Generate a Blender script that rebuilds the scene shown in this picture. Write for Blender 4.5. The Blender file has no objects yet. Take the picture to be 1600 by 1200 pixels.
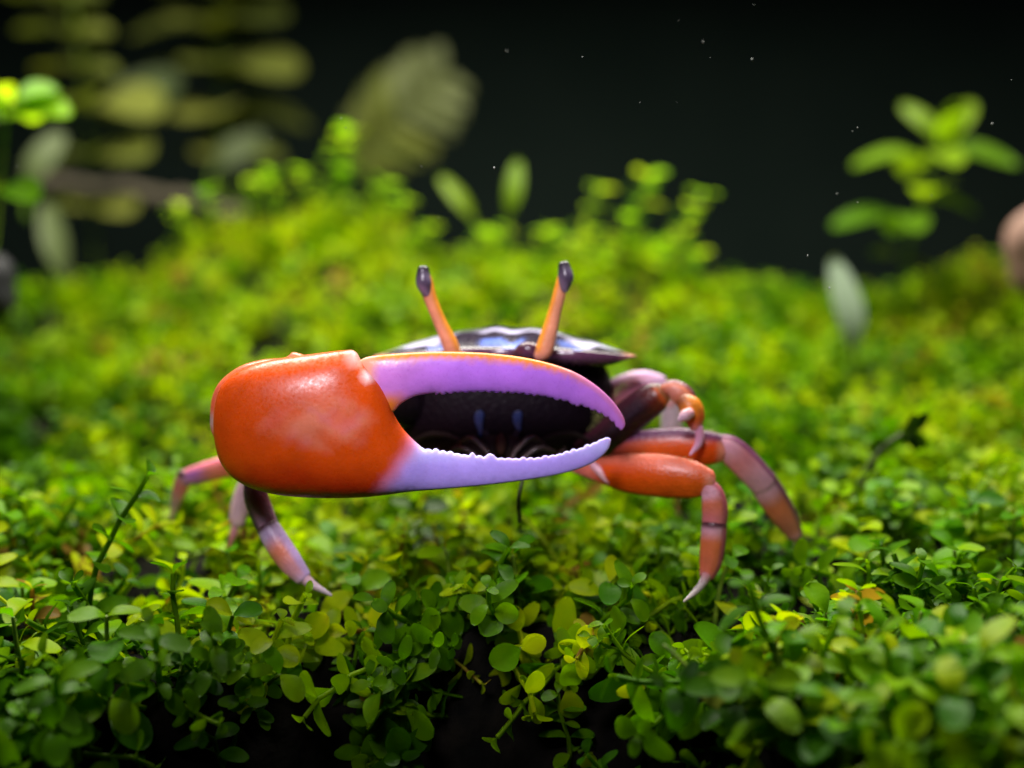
import bpy, math, random
import numpy as np
from mathutils import Vector, Matrix
from mathutils.geometry import delaunay_2d_cdt

random.seed(7)
RNG = np.random.default_rng(11)
SC = bpy.context.scene
COL = SC.collection
SC.unit_settings.system = 'METRIC'
SC.unit_settings.scale_length = 0.01          # one unit is one centimetre

# ------------------------------------------------------------------ camera
CAM_POS = Vector((0.0, -12.0, 3.2))
PITCH = math.radians(6.0)
LENS = 43.0
FPX = 1600 * LENS / 36.0
cam_d = bpy.data.cameras.new('camera')
cam_d.lens = LENS
cam_d.sensor_width = 36
cam_d.clip_start = 0.1
cam_d.clip_end = 400
cam_d.dof.use_dof = True
cam_d.dof.focus_distance = 11.05
cam_d.dof.aperture_fstop = 0.043 / 0.41       # a lens opening 4.1 mm wide
cam = bpy.data.objects.new('camera', cam_d)
cam.location = CAM_POS
cam.rotation_euler = (math.radians(90) - PITCH, 0, 0)
COL.objects.link(cam)
SC.camera = cam

# ------------------------------------------------------------------ world and lamps
W = bpy.data.worlds.new('World')
SC.world = W
W.use_nodes = True
W.node_tree.nodes['Background'].inputs[0].default_value = (0.45, 0.6, 1.0, 1)
W.node_tree.nodes['Background'].inputs[1].default_value = 0.012


def lamp(name, loc, target, size, size_y, power, color, spread=180):
    d = bpy.data.lights.new(name, 'AREA')
    d.shape = 'RECTANGLE'
    d.size = size
    d.size_y = size_y
    d.energy = power
    d.color = color
    d.spread = math.radians(spread)
    o = bpy.data.objects.new(name, d)
    o.location = loc
    o.rotation_euler = (Vector(target) - Vector(loc)).to_track_quat('-Z', 'Y').to_euler()
    COL.objects.link(o)
    return o


lamp('tank_lamp', (0, 7.0, 17), (0, 5.6, 0), 24, 6, 17000, (1.0, 0.96, 0.84), 180)
lamp('front_lamp', (-2.5, -10.0, 9.2), (-0.3, 0.3, 1.35), 4.0, 2.5, 104, (0.97, 0.88, 1.0), 34)

SC.view_settings.view_transform = 'Standard'
SC.view_settings.look = 'None'
SC.view_settings.exposure = 0
SC.view_settings.gamma = 1
SC.render.engine = 'CYCLES'
SC.cycles.use_denoising = True
SC.cycles.max_bounces = 7
SC.cycles.diffuse_bounces = 4
SC.cycles.transmission_bounces = 5
SC.cycles.transparent_max_bounces = 6
SC.cycles.caustics_reflective = False
SC.cycles.caustics_refractive = False

# ------------------------------------------------------------------ helpers
CP, SP = math.cos(PITCH), math.sin(PITCH)


def P(px, py, Y):
    """the point at depth Y (world) that lies on the line of sight of a place in the photograph"""
    a = (px - 800) / FPX
    b = (600 - py) / FPX
    d = Vector((a, CP + b * SP, -SP + b * CP))
    t = (Y - CAM_POS.y) / d.y
    return CAM_POS + d * t


def ppc(Y):
    return FPX / (Y - CAM_POS.y)


def new_mesh(name, verts, faces, cols=None, smooth=True, uv=None):
    me = bpy.data.meshes.new(name)
    me.from_pydata([tuple(v) for v in verts], [], faces)
    if smooth:
        me.polygons.foreach_set('use_smooth', [True] * len(me.polygons))
    if cols is not None:
        ca = me.color_attributes.new('pigment', 'FLOAT_COLOR', 'POINT')
        arr = np.ones((len(verts), 4), dtype=np.float32)
        arr[:, :3] = np.asarray(cols, dtype=np.float32)[:, :3]
        ca.data.foreach_set('color', arr.ravel())
    me.update()
    return me


def link(name, me, mat=None, parent=None, origin=None):
    """one mesh object; vertices are given in world space and rebased on the parent's place"""
    if me is not None and mat is not None and len(me.materials) == 0:
        me.materials.append(mat)
    o = bpy.data.objects.new(name, me)
    COL.objects.link(o)
    if parent is not None:
        o.parent = parent
        if origin is not None:
            o.location = -Vector(origin)
    return o


def thing(name, label, cat, loc, group=None):
    o = bpy.data.objects.new(name, None)
    o.empty_display_size = 0.2
    COL.objects.link(o)
    o.location = loc
    tag(o, label, cat, group)
    return o


def tag(o, label, cat, group=None, kind=None):
    if label:
        o['label'] = label
    if cat:
        o['category'] = cat
    if group:
        o['group'] = group
    if kind:
        o['kind'] = kind
    return o


def lerp(a, b, t):
    return a + (b - a) * t


def sstep(a, b, x):
    t = min(1.0, max(0.0, (x - a) / (b - a)))
    return t * t * (3 - 2 * t)


def mixc(a, b, t):
    return tuple(a[i] + (b[i] - a[i]) * t for i in range(3))


def catmull(pts, n):
    pts = [np.array(p, dtype=float) for p in pts]
    if len(pts) == 2:
        return [pts[0] + (pts[1] - pts[0]) * k / (n - 1) for k in range(n)]
    ext = [2 * pts[0] - pts[1]] + pts + [2 * pts[-1] - pts[-2]]
    out = []
    m = len(pts) - 1
    for k in range(n):
        f = k / (n - 1) * m
        i = min(int(f), m - 1)
        t = f - i
        p0, p1, p2, p3 = ext[i], ext[i + 1], ext[i + 2], ext[i + 3]
        out.append(0.5 * ((2 * p1) + (-p0 + p2) * t + (2 * p0 - 5 * p1 + 4 * p2 - p3) * t * t
                          + (-p0 + 3 * p1 - 3 * p2 + p3) * t ** 3))
    return out


def tube(ctrl, radii, n=24, sides=14, flat=0.85, color=None, view=(0, 1, 0), round_ends=True, keel=0.0):
    """tapered limb through control points (world); radii per control point; returns verts, faces, cols"""
    pts = catmull([tuple(p) for p in ctrl], n)
    rad = [float(r[0]) for r in catmull([(r,) for r in radii], n)]
    verts, faces, cols = [], [], []
    view = Vector(view)
    rings = []
    for k in range(n):
        a = pts[max(0, k - 1)]
        b = pts[min(n - 1, k + 1)]
        T = Vector(b - a).normalized()
        N = view.cross(T)
        if N.length < 0.05:
            N = Vector((1, 0, 0)).cross(T)
        N.normalize()
        B = T.cross(N).normalized()
        rings.append((Vector(pts[k]), T, N, B, max(rad[k], 1e-4)))
    ext = []
    if round_ends:
        c, T, N, B, r = rings[0]
        for q in (0.15, 0.55, 0.88):
            ext.append((c - T * r * 0.55 * math.sqrt(1 - q * q), T, N, B, r * q))
    ext += rings
    if round_ends:
        c, T, N, B, r = rings[-1]
        for q in (0.88, 0.55, 0.15):
            ext.append((c + T * r * 0.55 * math.sqrt(1 - q * q), T, N, B, r * q))
    m = len(ext)
    for k, (c, T, N, B, r) in enumerate(ext):
        t = k / (m - 1)
        for j in range(sides):
            th = 2 * math.pi * j / sides
            kk = 1 + keel * abs(math.cos(th)) ** 8 - keel * 0.6 * abs(math.sin(2 * th)) ** 2
            verts.append(c + N * (math.cos(th) * r * kk) + B * (math.sin(th) * r * flat * kk))
            if color:
                cols.append(color(t, math.cos(th), math.sin(th)))
    for k in range(m - 1):
        for j in range(sides):
            j2 = (j + 1) % sides
            faces.append((k * sides + j, k * sides + j2, (k + 1) * sides + j2, (k + 1) * sides + j))
    faces.append(tuple(reversed(range(sides))))
    faces.append(tuple((m - 1) * sides + j for j in range(sides)))
    return verts, faces, (cols if color else None)


# ------------------------------------------------------------------ materials
def nodes_of(name):
    m = bpy.data.materials.new(name)
    m.use_nodes = True
    nt = m.node_tree
    for n in list(nt.nodes):
        nt.nodes.remove(n)
    out = nt.nodes.new('ShaderNodeOutputMaterial')
    return m, nt, out


def ramp(nt, stops):
    r = nt.nodes.new('ShaderNodeValToRGB')
    el = r.color_ramp.elements
    while len(el) < len(stops):
        el.new(0.5)
    for e, (p, c) in zip(el, stops):
        e.position = p
        e.color = (*c, 1)
    return r


def leaf_material(name, stops, source='attribute', translucent=0.48, rough=0.38, wear=0.5, spec=0.5):
    m, nt, out = nodes_of(name)
    N, L = nt.nodes, nt.links
    if source == 'attribute':
        src = N.new('ShaderNodeAttribute')
        src.attribute_name = 'tint'
        val = src.outputs['Fac']
    else:
        src = N.new('ShaderNodeObjectInfo')
        val = src.outputs['Random']
    geo = N.new('ShaderNodeNewGeometry')
    nz = N.new('ShaderNodeTexNoise')
    nz.inputs['Scale'].default_value = 5.0
    nz.inputs['Detail'].default_value = 3.0
    L.new(geo.outputs['Position'], nz.inputs['Vector'])
    add = N.new('ShaderNodeMath')
    add.operation = 'MULTIPLY_ADD'
    L.new(nz.outputs['Fac'], add.inputs[0])
    add.inputs[1].default_value = wear
    sub = N.new('ShaderNodeMath')
    sub.operation = 'SUBTRACT'
    L.new(val, sub.inputs[0])
    sub.inputs[1].default_value = wear * 0.5
    L.new(sub.outputs[0], add.inputs[2])
    cr = ramp(nt, stops)
    L.new(add.outputs[0], cr.inputs['Fac'])
    pr = N.new('ShaderNodeBsdfPrincipled')
    pr.inputs['Roughness'].default_value = rough
    pr.inputs['Specular IOR Level'].default_value = spec
    pr.inputs['IOR'].default_value = 1.18      # wet leaf seen in water
    L.new(cr.outputs['Color'], pr.inputs['Base Color'])
    bn = N.new('ShaderNodeTexNoise')
    bn.inputs['Scale'].default_value = 28.0
    L.new(geo.outputs['Position'], bn.inputs['Vector'])
    bp = N.new('ShaderNodeBump')
    bp.inputs['Strength'].default_value = 0.25
    bp.inputs['Distance'].default_value = 0.01
    L.new(bn.outputs['Fac'], bp.inputs['Height'])
    L.new(bp.outputs['Normal'], pr.inputs['Normal'])
    tr = N.new('ShaderNodeBsdfTranslucent')
    mul = N.new('ShaderNodeMixRGB')
    mul.blend_type = 'MULTIPLY'
    mul.inputs['Fac'].default_value = 1.0
    L.new(cr.outputs['Color'], mul.inputs['Color1'])
    mul.inputs['Color2'].default_value = (1.35, 1.4, 0.4, 1)
    L.new(mul.outputs['Color'], tr.inputs['Color'])
    mx = N.new('ShaderNodeMixShader')
    mx.inputs['Fac'].default_value = translucent
    L.new(pr.outputs[0], mx.inputs[1])
    L.new(tr.outputs[0], mx.inputs[2])
    L.new(mx.outputs[0], out.inputs['Surface'])
    return m


def shell_material(name, rough=0.33, coat=0.25, bump=0.25, sss=0.12, scale=16.0, vary=0.22, spec=0.4):
    m, nt, out = nodes_of(name)
    N, L = nt.nodes, nt.links
    at = N.new('ShaderNodeAttribute')
    at.attribute_name = 'pigment'
    geo = N.new('ShaderNodeNewGeometry')
    nz = N.new('ShaderNodeTexNoise')
    nz.inputs['Scale'].default_value = 4.0
    nz.inputs['Detail'].default_value = 6.0
    nz.inputs['Roughness'].default_value = 0.6
    L.new(geo.outputs['Position'], nz.inputs['Vector'])
    cr = ramp(nt, [(0.3, (1 - vary,) * 3), (0.7, (1 + vary * 0.0 + 0.0,) * 3)])
    L.new(nz.outputs['Fac'], cr.inputs['Fac'])
    mul = N.new('ShaderNodeMixRGB')
    mul.blend_type = 'MULTIPLY'
    mul.inputs['Fac'].default_value = 1.0
    L.new(at.outputs['Color'], mul.inputs['Color1'])
    L.new(cr.outputs['Color'], mul.inputs['Color2'])
    pr = N.new('ShaderNodeBsdfPrincipled')
    L.new(mul.outputs['Color'], pr.inputs['Base Color'])
    pr.inputs['Roughness'].default_value = rough
    pr.inputs['Specular IOR Level'].default_value = spec
    pr.inputs['Coat Weight'].default_value = coat
    pr.inputs['Coat Roughness'].default_value = 0.22
    if sss:
        pr.inputs['Subsurface Weight'].default_value = sss
        pr.inputs['Subsurface Radius'].default_value = (1.0, 0.45, 0.35)
        pr.inputs['Subsurface Scale'].default_value = 0.12
    vz = N.new('ShaderNodeTexNoise')
    vz.inputs['Scale'].default_value = scale * 2.2
    vz.inputs['Detail'].default_value = 4.0
    L.new(geo.outputs['Position'], vz.inputs['Vector'])
    vo = N.new('ShaderNodeTexVoronoi')
    vo.inputs['Scale'].default_value = scale * 1.3
    L.new(geo.outputs['Position'], vo.inputs['Vector'])
    hm = N.new('ShaderNodeMath')
    hm.operation = 'MULTIPLY_ADD'
    L.new(vo.outputs['Distance'], hm.inputs[0])
    hm.inputs[1].default_value = -0.7
    L.new(vz.outputs['Fac'], hm.inputs[2])
    rr_ = N.new('ShaderNodeMapRange')
    rr_.inputs['From Min'].default_value = 0.3
    rr_.inputs['From Max'].default_value = 0.7
    rr_.inputs['To Min'].default_value = max(0.12, rough - 0.16)
    rr_.inputs['To Max'].default_value = rough + 0.14
    L.new(vz.outputs['Fac'], rr_.inputs['Value'])
    L.new(rr_.outputs['Result'], pr.inputs['Roughness'])
    bp = N.new('ShaderNodeBump')
    bp.inputs['Strength'].default_value = bump
    bp.inputs['Distance'].default_value = 0.016
    L.new(hm.outputs[0], bp.inputs['Height'])
    L.new(bp.outputs['Normal'], pr.inputs['Normal'])
    L.new(pr.outputs[0], out.inputs['Surface'])
    return m


def plain_material(name, c0, c1, scale, rough=0.7, bump=0.5, dist=0.05, spec=0.3, detail=8.0):
    m, nt, out = nodes_of(name)
    N, L = nt.nodes, nt.links
    geo = N.new('ShaderNodeNewGeometry')
    nz = N.new('ShaderNodeTexNoise')
    nz.inputs['Scale'].default_value = scale
    nz.inputs['Detail'].default_value = detail
    L.new(geo.outputs['Position'], nz.inputs['Vector'])
    cr = ramp(nt, [(0.35, c0), (0.68, c1)])
    L.new(nz.outputs['Fac'], cr.inputs['Fac'])
    pr = N.new('ShaderNodeBsdfPrincipled')
    pr.inputs['Roughness'].default_value = rough
    pr.inputs['Specular IOR Level'].default_value = spec
    L.new(cr.outputs['Color'], pr.inputs['Base Color'])
    bp = N.new('ShaderNodeBump')
    bp.inputs['Strength'].default_value = bump
    bp.inputs['Distance'].default_value = dist
    L.new(nz.outputs['Fac'], bp.inputs['Height'])
    L.new(bp.outputs['Normal'], pr.inputs['Normal'])
    L.new(pr.outputs[0], out.inputs['Surface'])
    return m


GREENS = [(0.0, (0.022, 0.085, 0.0005)), (0.3, (0.070, 0.185, 0.0005)),
          (0.62, (0.165, 0.295, 0.0005)), (0.86, (0.31, 0.42, 0.0008)), (0.96, (0.40, 0.44, 0.004)), (1.0, (0.22, 0.13, 0.02))]
NEAR_GREENS = [(0.0, (0.030, 0.130, 0.0006)), (0.4, (0.090, 0.260, 0.0006)),
               (0.75, (0.19, 0.350, 0.0006)), (1.0, (0.34, 0.420, 0.002))]
M_CARPET = leaf_material('carpet_leaf', GREENS, 'attribute')
M_NEAR = leaf_material('near_leaf', NEAR_GREENS, 'object', wear=0.35)
M_STEM = plain_material('green_stem', (0.05, 0.12, 0.006), (0.17, 0.25, 0.015), 6, 0.45, 0.2, 0.01)
M_DARKSTEM = plain_material('dark_stem', (0.018, 0.034, 0.004), (0.05, 0.08, 0.006), 8, 0.6, 0.3, 0.01)
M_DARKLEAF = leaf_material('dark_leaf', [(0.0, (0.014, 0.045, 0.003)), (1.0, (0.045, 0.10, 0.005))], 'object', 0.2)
M_OLIVE = leaf_material('olive_leaf', [(0.0, (0.08, 0.10, 0.022)), (0.5, (0.15, 0.18, 0.035)), (1.0, (0.24, 0.26, 0.05))], 'object', 0.4)
M_PALE = leaf_material('pale_leaf', [(0.0, (0.12, 0.14, 0.05)), (1.0, (0.24, 0.27, 0.12))], 'object', 0.35)
M_SMEAR = leaf_material('pale_smear', [(0.0, (0.12, 0.17, 0.11)), (1.0, (0.22, 0.28, 0.20))], 'object', 0.35)
M_LIME = leaf_material('lime_leaf', [(0.0, (0.10, 0.24, 0.008)), (0.5, (0.20, 0.37, 0.008)), (1.0, (0.33, 0.42, 0.02))], 'object', 0.45)
M_MIDLEAF = leaf_material('mid_leaf', [(0.0, (0.05, 0.12, 0.004)), (1.0, (0.12, 0.19, 0.006))], 'object', 0.4)
M_GHOST = leaf_material('glass_ghost', [(0.0, (0.06, 0.085, 0.03)), (1.0, (0.11, 0.135, 0.055))], 'object', 0.35)
M_SHELL = shell_material('claw_shell', 0.38, 0.10, 0.08, spec=0.32)
M_LEG = shell_material('leg_shell', 0.36, 0.16, 0.35, 0.12, 22, 0.3, 0.3)
M_CARA = shell_material('carapace_shell', 0.22, 0.3, 0.05, 0.0, 20, 0.15)
M_BODY = shell_material('body_shell', 0.55, 0.0, 0.5, 0.0, 14, 0.3, 0.05)
M_EYE = shell_material('eye_surface', 0.30, 0.2, 0.1, 0.0, 40, 0.2)
M_SOIL = plain_material('dark_soil', (0.0015, 0.0015, 0.001), (0.006, 0.005, 0.003), 3.0, 0.95, 0.9, 0.12, 0.1)
M_BACK = plain_material('dark_wall', (0.015, 0.026, 0.022), (0.023, 0.036, 0.030), 0.12, 0.95, 0.0, 0.05, 0.05)
M_TWIG = plain_material('twig_bark', (0.035, 0.03, 0.018), (0.075, 0.062, 0.04), 3.0, 0.8, 0.6, 0.05)
M_STONE = plain_material('dark_stone', (0.006, 0.006, 0.008), (0.025, 0.025, 0.03), 1.5, 0.6, 0.6, 0.08)
M_PINKSTONE = plain_material('pink_stone', (0.14, 0.08, 0.055), (0.26, 0.15, 0.12), 1.8, 0.7, 0.5, 0.06)
M_SPECK = plain_material('pale_speck', (0.12, 0.14, 0.14), (0.35, 0.38, 0.37), 4.0, 0.5, 0.1, 0.01)
M_HAIR = plain_material('hair', (0.20, 0.20, 0.06), (0.42, 0.40, 0.15), 6.0, 0.5, 0.0, 0.01)


# ------------------------------------------------------------------ terrain
WAVES = [(RNG.uniform(0, 2 * math.pi), f * RNG.uniform(0.8, 1.25), RNG.uniform(0, 6.28), a)
         for f, a in ((0.35, 0.20), (0.5, 0.16), (0.9, 0.11), (1.2, 0.10), (1.9, 0.07), (2.6, 0.05), (3.7, 0.03), (5.0, 0.025))
         for _ in range(2)]


def bumps(x, y):
    s = 0.0
    for th, f, ph, a in WAVES:
        s = s + a * np.sin(f * (x * math.cos(th) + y * math.sin(th)) + ph)
    return s


SKY_PX = np.array([-900, 0, 150, 250, 300, 400, 480, 540, 600, 660, 720, 800, 880, 940, 1010, 1050, 1110, 1200, 1300, 1400, 1500, 1600, 2500], float)
SKY_PY = np.array([420, 415, 420, 410, 350, 310, 290, 280, 318, 385, 395, 375, 385, 370, 360, 390, 452, 465, 470, 455, 432, 420, 420], float)
RIDGE_Y = 11.0


def ridge_z(x):
    d = RIDGE_Y + 12.0
    px = 800 + x / d * FPX
    py = np.interp(px, SKY_PX, SKY_PY)
    return 3.2 + d * ((600 - py) / FPX - math.tan(PITCH))


def front_edge(x):
    """where the carpet breaks off towards the viewer (Y), by X"""
    xs = np.array([-9, -4.6, -3.4, -2.5, -1.9, -1.2, -0.3, 0.5, 1.1, 1.7, 2.4, 3.2, 4.5, 9], float)
    ys = np.array([-2.9, -2.6, -1.9, -1.2, -0.8, -0.5, -0.45, -0.55, -0.9, -1.7, -2.9, -3.6, -4.6, -5.5], float)
    return np.interp(x, xs, ys)


FEET = [(P(518, 930, -0.57).x, -0.57), (P(1068, 940, -0.5).x, -0.5), (P(1244, 870, 0.45).x, 0.45)]


def H(x, y):
    x = np.asarray(x, float)
    y = np.asarray(y, float)
    base = -0.22 + np.where(y < 0, 0.07 * y, 0.0)
    rz = ridge_z(x) - 0.55
    t = np.clip(y / RIDGE_Y, 0, 1)
    prof = 0.55 * t + 0.45 * t * t
    rise = (rz + 0.22) * prof
    beyond = np.clip((y - RIDGE_Y) / 5.0, 0, 1)
    z = base + rise - beyond * beyond * 3.0
    z = z + bumps(x, y) * np.clip(0.35 + np.abs(y) * 0.11, 0.35, 1.15)
    for tx_, ty_ in FEET:                      # the feet press the carpet down
        z = z - 0.26 * np.exp(-((x - tx_) ** 2 / 0.16 + (y - ty_ + 0.45) ** 2 / 0.36))
    e = front_edge(x) + 0.12 * np.sin(x * 3.1) + 0.07 * np.sin(x * 7.3 + 1)
    drop = np.clip((e - y) / 0.9, 0, 1)
    z = z - drop * drop * (3 - 2 * drop) * 3.6
    return z


def ground_hit(px, py):
    last = None
    for k in range(400):
        Y = -6 + k * 0.06
        p = P(px, py, Y)
        if p.z <= float(H(p.x, p.y)):
            return p
        last = p
    return last


gx = np.concatenate([np.linspace(-22, -8, 30), np.linspace(-7.8, 7.8, 150), np.linspace(8, 22, 30)])
gy = np.concatenate([np.linspace(-11, -5, 12), np.linspace(-4.9, 4, 110), np.linspace(4.15, 40, 100)])
GX, GY = np.meshgrid(gx, gy)
GZ = H(GX, GY) - 0.12
nx_, ny_ = len(gx), len(gy)
vs = np.stack([GX.ravel(), GY.ravel(), GZ.ravel()], 1)
fs = [(j * nx_ + i, j * nx_ + i + 1, (j + 1) * nx_ + i + 1, (j + 1) * nx_ + i) for j in range(ny_ - 1) for i in range(nx_ - 1)]
ground = link('ground', new_mesh('ground', vs, fs), M_SOIL)
ground['kind'] = 'structure'

wv = [(-50, 38, -8), (50, 38, -8), (50, 38, 40), (-50, 38, 40), (-50, 39, -8), (50, 39, -8), (50, 39, 40), (-50, 39, 40)]
wf = [(0, 1, 2, 3), (5, 4, 7, 6), (3, 2, 6, 7), (0, 4, 5, 1), (1, 5, 6, 2), (4, 0, 3, 7)]
wall = link('wall', new_mesh('wall', wv, wf, smooth=False), M_BACK)
wall['kind'] = 'structure'


# ------------------------------------------------------------------ leaves and sprigs (numpy templates)
def leaf_template(rows, fold=0.12, droop=0.25, wide=0.36, shape=0.62, twist=0.0):
    """unit leaf along +Y, normal +Z; rows excludes base and tip"""
    v = [(0, 0, 0)]
    for t in rows:
        if t > shape:
            w = wide * math.sqrt(max(0.0, 1 - ((t - shape) / (1 - shape)) ** 2))
        else:
            w = wide * (0.10 + 0.90 * math.sin(math.pi / 2 * t / shape) ** 1.4)
        zc = -droop * t * t + 0.05 * math.sin(t * 5)
        tw = twist * t
        v += [(-w, t, zc + fold * w * 2 + tw * w), (0, t, zc), (w, t, zc + fold * w * 2 - tw * w)]
    v.append((0, 1, -droop))
    f = [(0, 2, 1), (0, 3, 2)]
    n = len(rows)
    for k in range(n - 1):
        a = 1 + 3 * k
        f += [(a, a + 1, a + 4, a + 3), (a + 1, a + 2, a + 5, a + 4)]
    a = 1 + 3 * (n - 1)
    f += [(a, a + 1, a + 3), (a + 1, a + 2, a + 3)]
    return np.array(v, float), f


LEAF_LO = [leaf_template((0.28, 0.62, 0.92), fo, dr, wi, sh) for fo, dr, wi, sh in ((0.15, 0.2, 0.34, 0.60), (0.05, 0.4, 0.31, 0.55), (0.25, 0.05, 0.37, 0.62))]
LEAF_HI = [leaf_template((0.08, 0.2, 0.36, 0.52, 0.68, 0.81, 0.91, 0.98), fo, dr, wi, sh, tw) for fo, dr, wi, sh, tw in
           ((0.14, 0.2, 0.34, 0.60, 0.1), (0.05, 0.42, 0.30, 0.56, -0.2), (0.24, 0.06, 0.37, 0.62, 0.2), (0.10, 0.30, 0.25, 0.5, 0.0))]


def basis(direction, normal):
    y = np.asarray(direction, float)
    y = y / np.linalg.norm(y)
    z = np.asarray(normal, float)
    x = np.cross(y, z)
    if np.linalg.norm(x) < 1e-4:
        x = np.cross(y, (1, 0, 0.3))
    x = x / np.linalg.norm(x)
    z = np.cross(x, y)
    return np.stack([x, y, z], 1)


def sprig_plan(height, nodes, lean, leaf_len, rng, runner=False):
    """stem points and leaf placements of one sprig; base at the origin"""
    ang = rng.uniform(0, 6.28)
    pts, leaves = [], []
    p = np.zeros(3)
    d = np.array([math.cos(ang) * lean, math.sin(ang) * lean, 1.0])
    if runner:
        d = np.array([math.cos(ang), math.sin(ang), 0.35])
    d /= np.linalg.norm(d)
    step = height / nodes
    roll = rng.uniform(0, 3.14)
    pts.append(p.copy())
    for k in range(nodes):
        d = d + rng.normal(0, 0.16, 3)
        if runner:
            d[2] = 0.25 - 0.5 * k / nodes + rng.normal(0, 0.1)
        d /= np.linalg.norm(d)
        p = p + d * step
        pts.append(p.copy())
        roll += math.pi / 2 + rng.normal(0, 0.25)
        fr = basis(d, (0.3, 0.2, 1.0) if abs(d[2]) < 0.9 else (1, 0, 0))
        top = k == nodes - 1
        frac = (k + 1) / nodes
        for s in (0, math.pi):
            a = roll + s + rng.normal(0, 0.2)
            out = fr[:, 0] * math.cos(a) + fr[:, 2] * math.sin(a)
            up = rng.uniform(0.15, 0.75) if not top else rng.uniform(0.5, 1.1)
            dirn = out + d * up
            ln = leaf_len * rng.uniform(0.75, 1.2) * (0.62 if top else (1.0 if frac > 0.3 else 0.85))
            leaves.append((p.copy(), dirn, d - out * 0.3 + rng.normal(0, 0.15, 3), ln))
    return pts, leaves


def sprig_arrays(plan, templates, rng, stem_r=0.022):
    V, F, tint = [], [], []
    off = 0
    pts, leaves = plan
    for (p, dirn, nrm, ln) in leaves:
        tv, tf = templates[rng.integers(len(templates))]
        Bm = basis(dirn, nrm)
        w = tv * ln
        w = w @ Bm.T + p
        V.append(w)
        F += [tuple(i + off for i in f) for f in tf]
        tint += [rng.uniform(-0.12, 0.12)] * len(tv)
        off += len(tv)
    # three-sided stem
    n = len(pts)
    sv = []
    for k, p in enumerate(pts):
        d = pts[min(n - 1, k + 1)] - pts[max(0, k - 1)]
        Bm = basis(d, (0.2, 1, 0.1))
        for j in range(4):
            a = 2 * math.pi * j / 4
            sv.append(p + stem_r * (Bm[:, 0] * math.cos(a) + Bm[:, 2] * math.sin(a)))
    V.append(np.array(sv))
    for k in range(n - 1):
        for j in range(4):
            j2 = (j + 1) % 4
            F.append((off + k * 4 + j, off + k * 4 + j2, off + (k + 1) * 4 + j2, off + (k + 1) * 4 + j))
    tint += [0.12] * len(sv)
    return np.concatenate(V), F, np.array(tint)


def scatter(name, placements, variants, label):
    """placements: x,y,z,yaw,tilt_x,tilt_y,scale,variant,tint -> one joined mesh"""
    allV, allT, loops, starts, totals = [], [], [], [], []
    off = 0
    pre = []
    for V, F, T in variants:
        fl = np.fromiter((i for f in F for i in f), dtype=np.int32)
        ft = np.fromiter((len(f) for f in F), dtype=np.int32)
        pre.append((V, fl, ft, T))
    for (x, y, z, yaw, tx, ty, s, vi, tn) in placements:
        V, fl, ft, T = pre[vi]
        R = np.array((Matrix.Rotation(tx, 3, 'X') @ Matrix.Rotation(ty, 3, 'Y') @ Matrix.Rotation(yaw, 3, 'Z')))
        allV.append((V * s) @ R.T + (x, y, z))
        allT.append(T + tn)
        loops.append(fl + off)
        totals.append(ft)
        off += len(V)
    V = np.concatenate(allV).astype(np.float32)
    T = np.concatenate(allT).astype(np.float32)
    lp = np.concatenate(loops)
    tt = np.concatenate(totals)
    st = np.concatenate([[0], np.cumsum(tt)[:-1]]).astype(np.int32)
    me = bpy.data.meshes.new(name)
    me.vertices.add(len(V))
    me.vertices.foreach_set('co', V.ravel())
    me.loops.add(len(lp))
    me.loops.foreach_set('vertex_index', lp)
    me.polygons.add(len(tt))
    me.polygons.foreach_set('loop_start', st)
    me.polygons.foreach_set('loop_total', tt)
    me.update(calc_edges=True)
    me.polygons.foreach_set('use_smooth', np.ones(len(tt), dtype=bool))
    at = me.attributes.new('tint', 'FLOAT', 'POINT')
    at.data.foreach_set('value', T)
    me.materials.append(M_CARPET)
    o = bpy.data.objects.new(name, me)
    COL.objects.link(o)
    tag(o, label, 'ground cover', kind='stuff')
    return o


rs = np.random.default_rng(5)
VAR_HI, VAR_LO = [], []
for k in range(10):
    if k < 7:
        pl = sprig_plan(rs.uniform(0.5, 0.85), int(rs.integers(5, 7)), rs.uniform(0.2, 0.9), rs.uniform(0.20, 0.31), rs)
    else:
        pl = sprig_plan(rs.uniform(1.0, 1.7), int(rs.integers(7, 9)), 1.0, 0.23, rs, runner=True)
    VAR_HI.append(sprig_arrays(pl, LEAF_HI if k not in (2, 5) else LEAF_HI[3:], rs))
    VAR_LO.append(sprig_arrays(pl, LEAF_LO, rs))


def carpet_points(y0, y1, density, rng):
    out = []
    dy = 0.5
    y = y0
    while y < y1:
        d = y + 12.25
        half = d * 0.4187 + 3.0
        n = int(density * dy * 2 * half)
        xs = rng.uniform(-half, half, n)
        ys = rng.uniform(y, y + dy, n)
        out.append(np.stack([xs, ys], 1))
        y += dy
    return np.concatenate(out)


TOES = [(P(518, 930, -0.57).x + 0.0, -0.57), (P(1068, 940, -0.5).x, -0.5), (P(1244, 850, 0.45).x, 0.48), (P(268, 810, 1.05).x, 1.05)]


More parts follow.
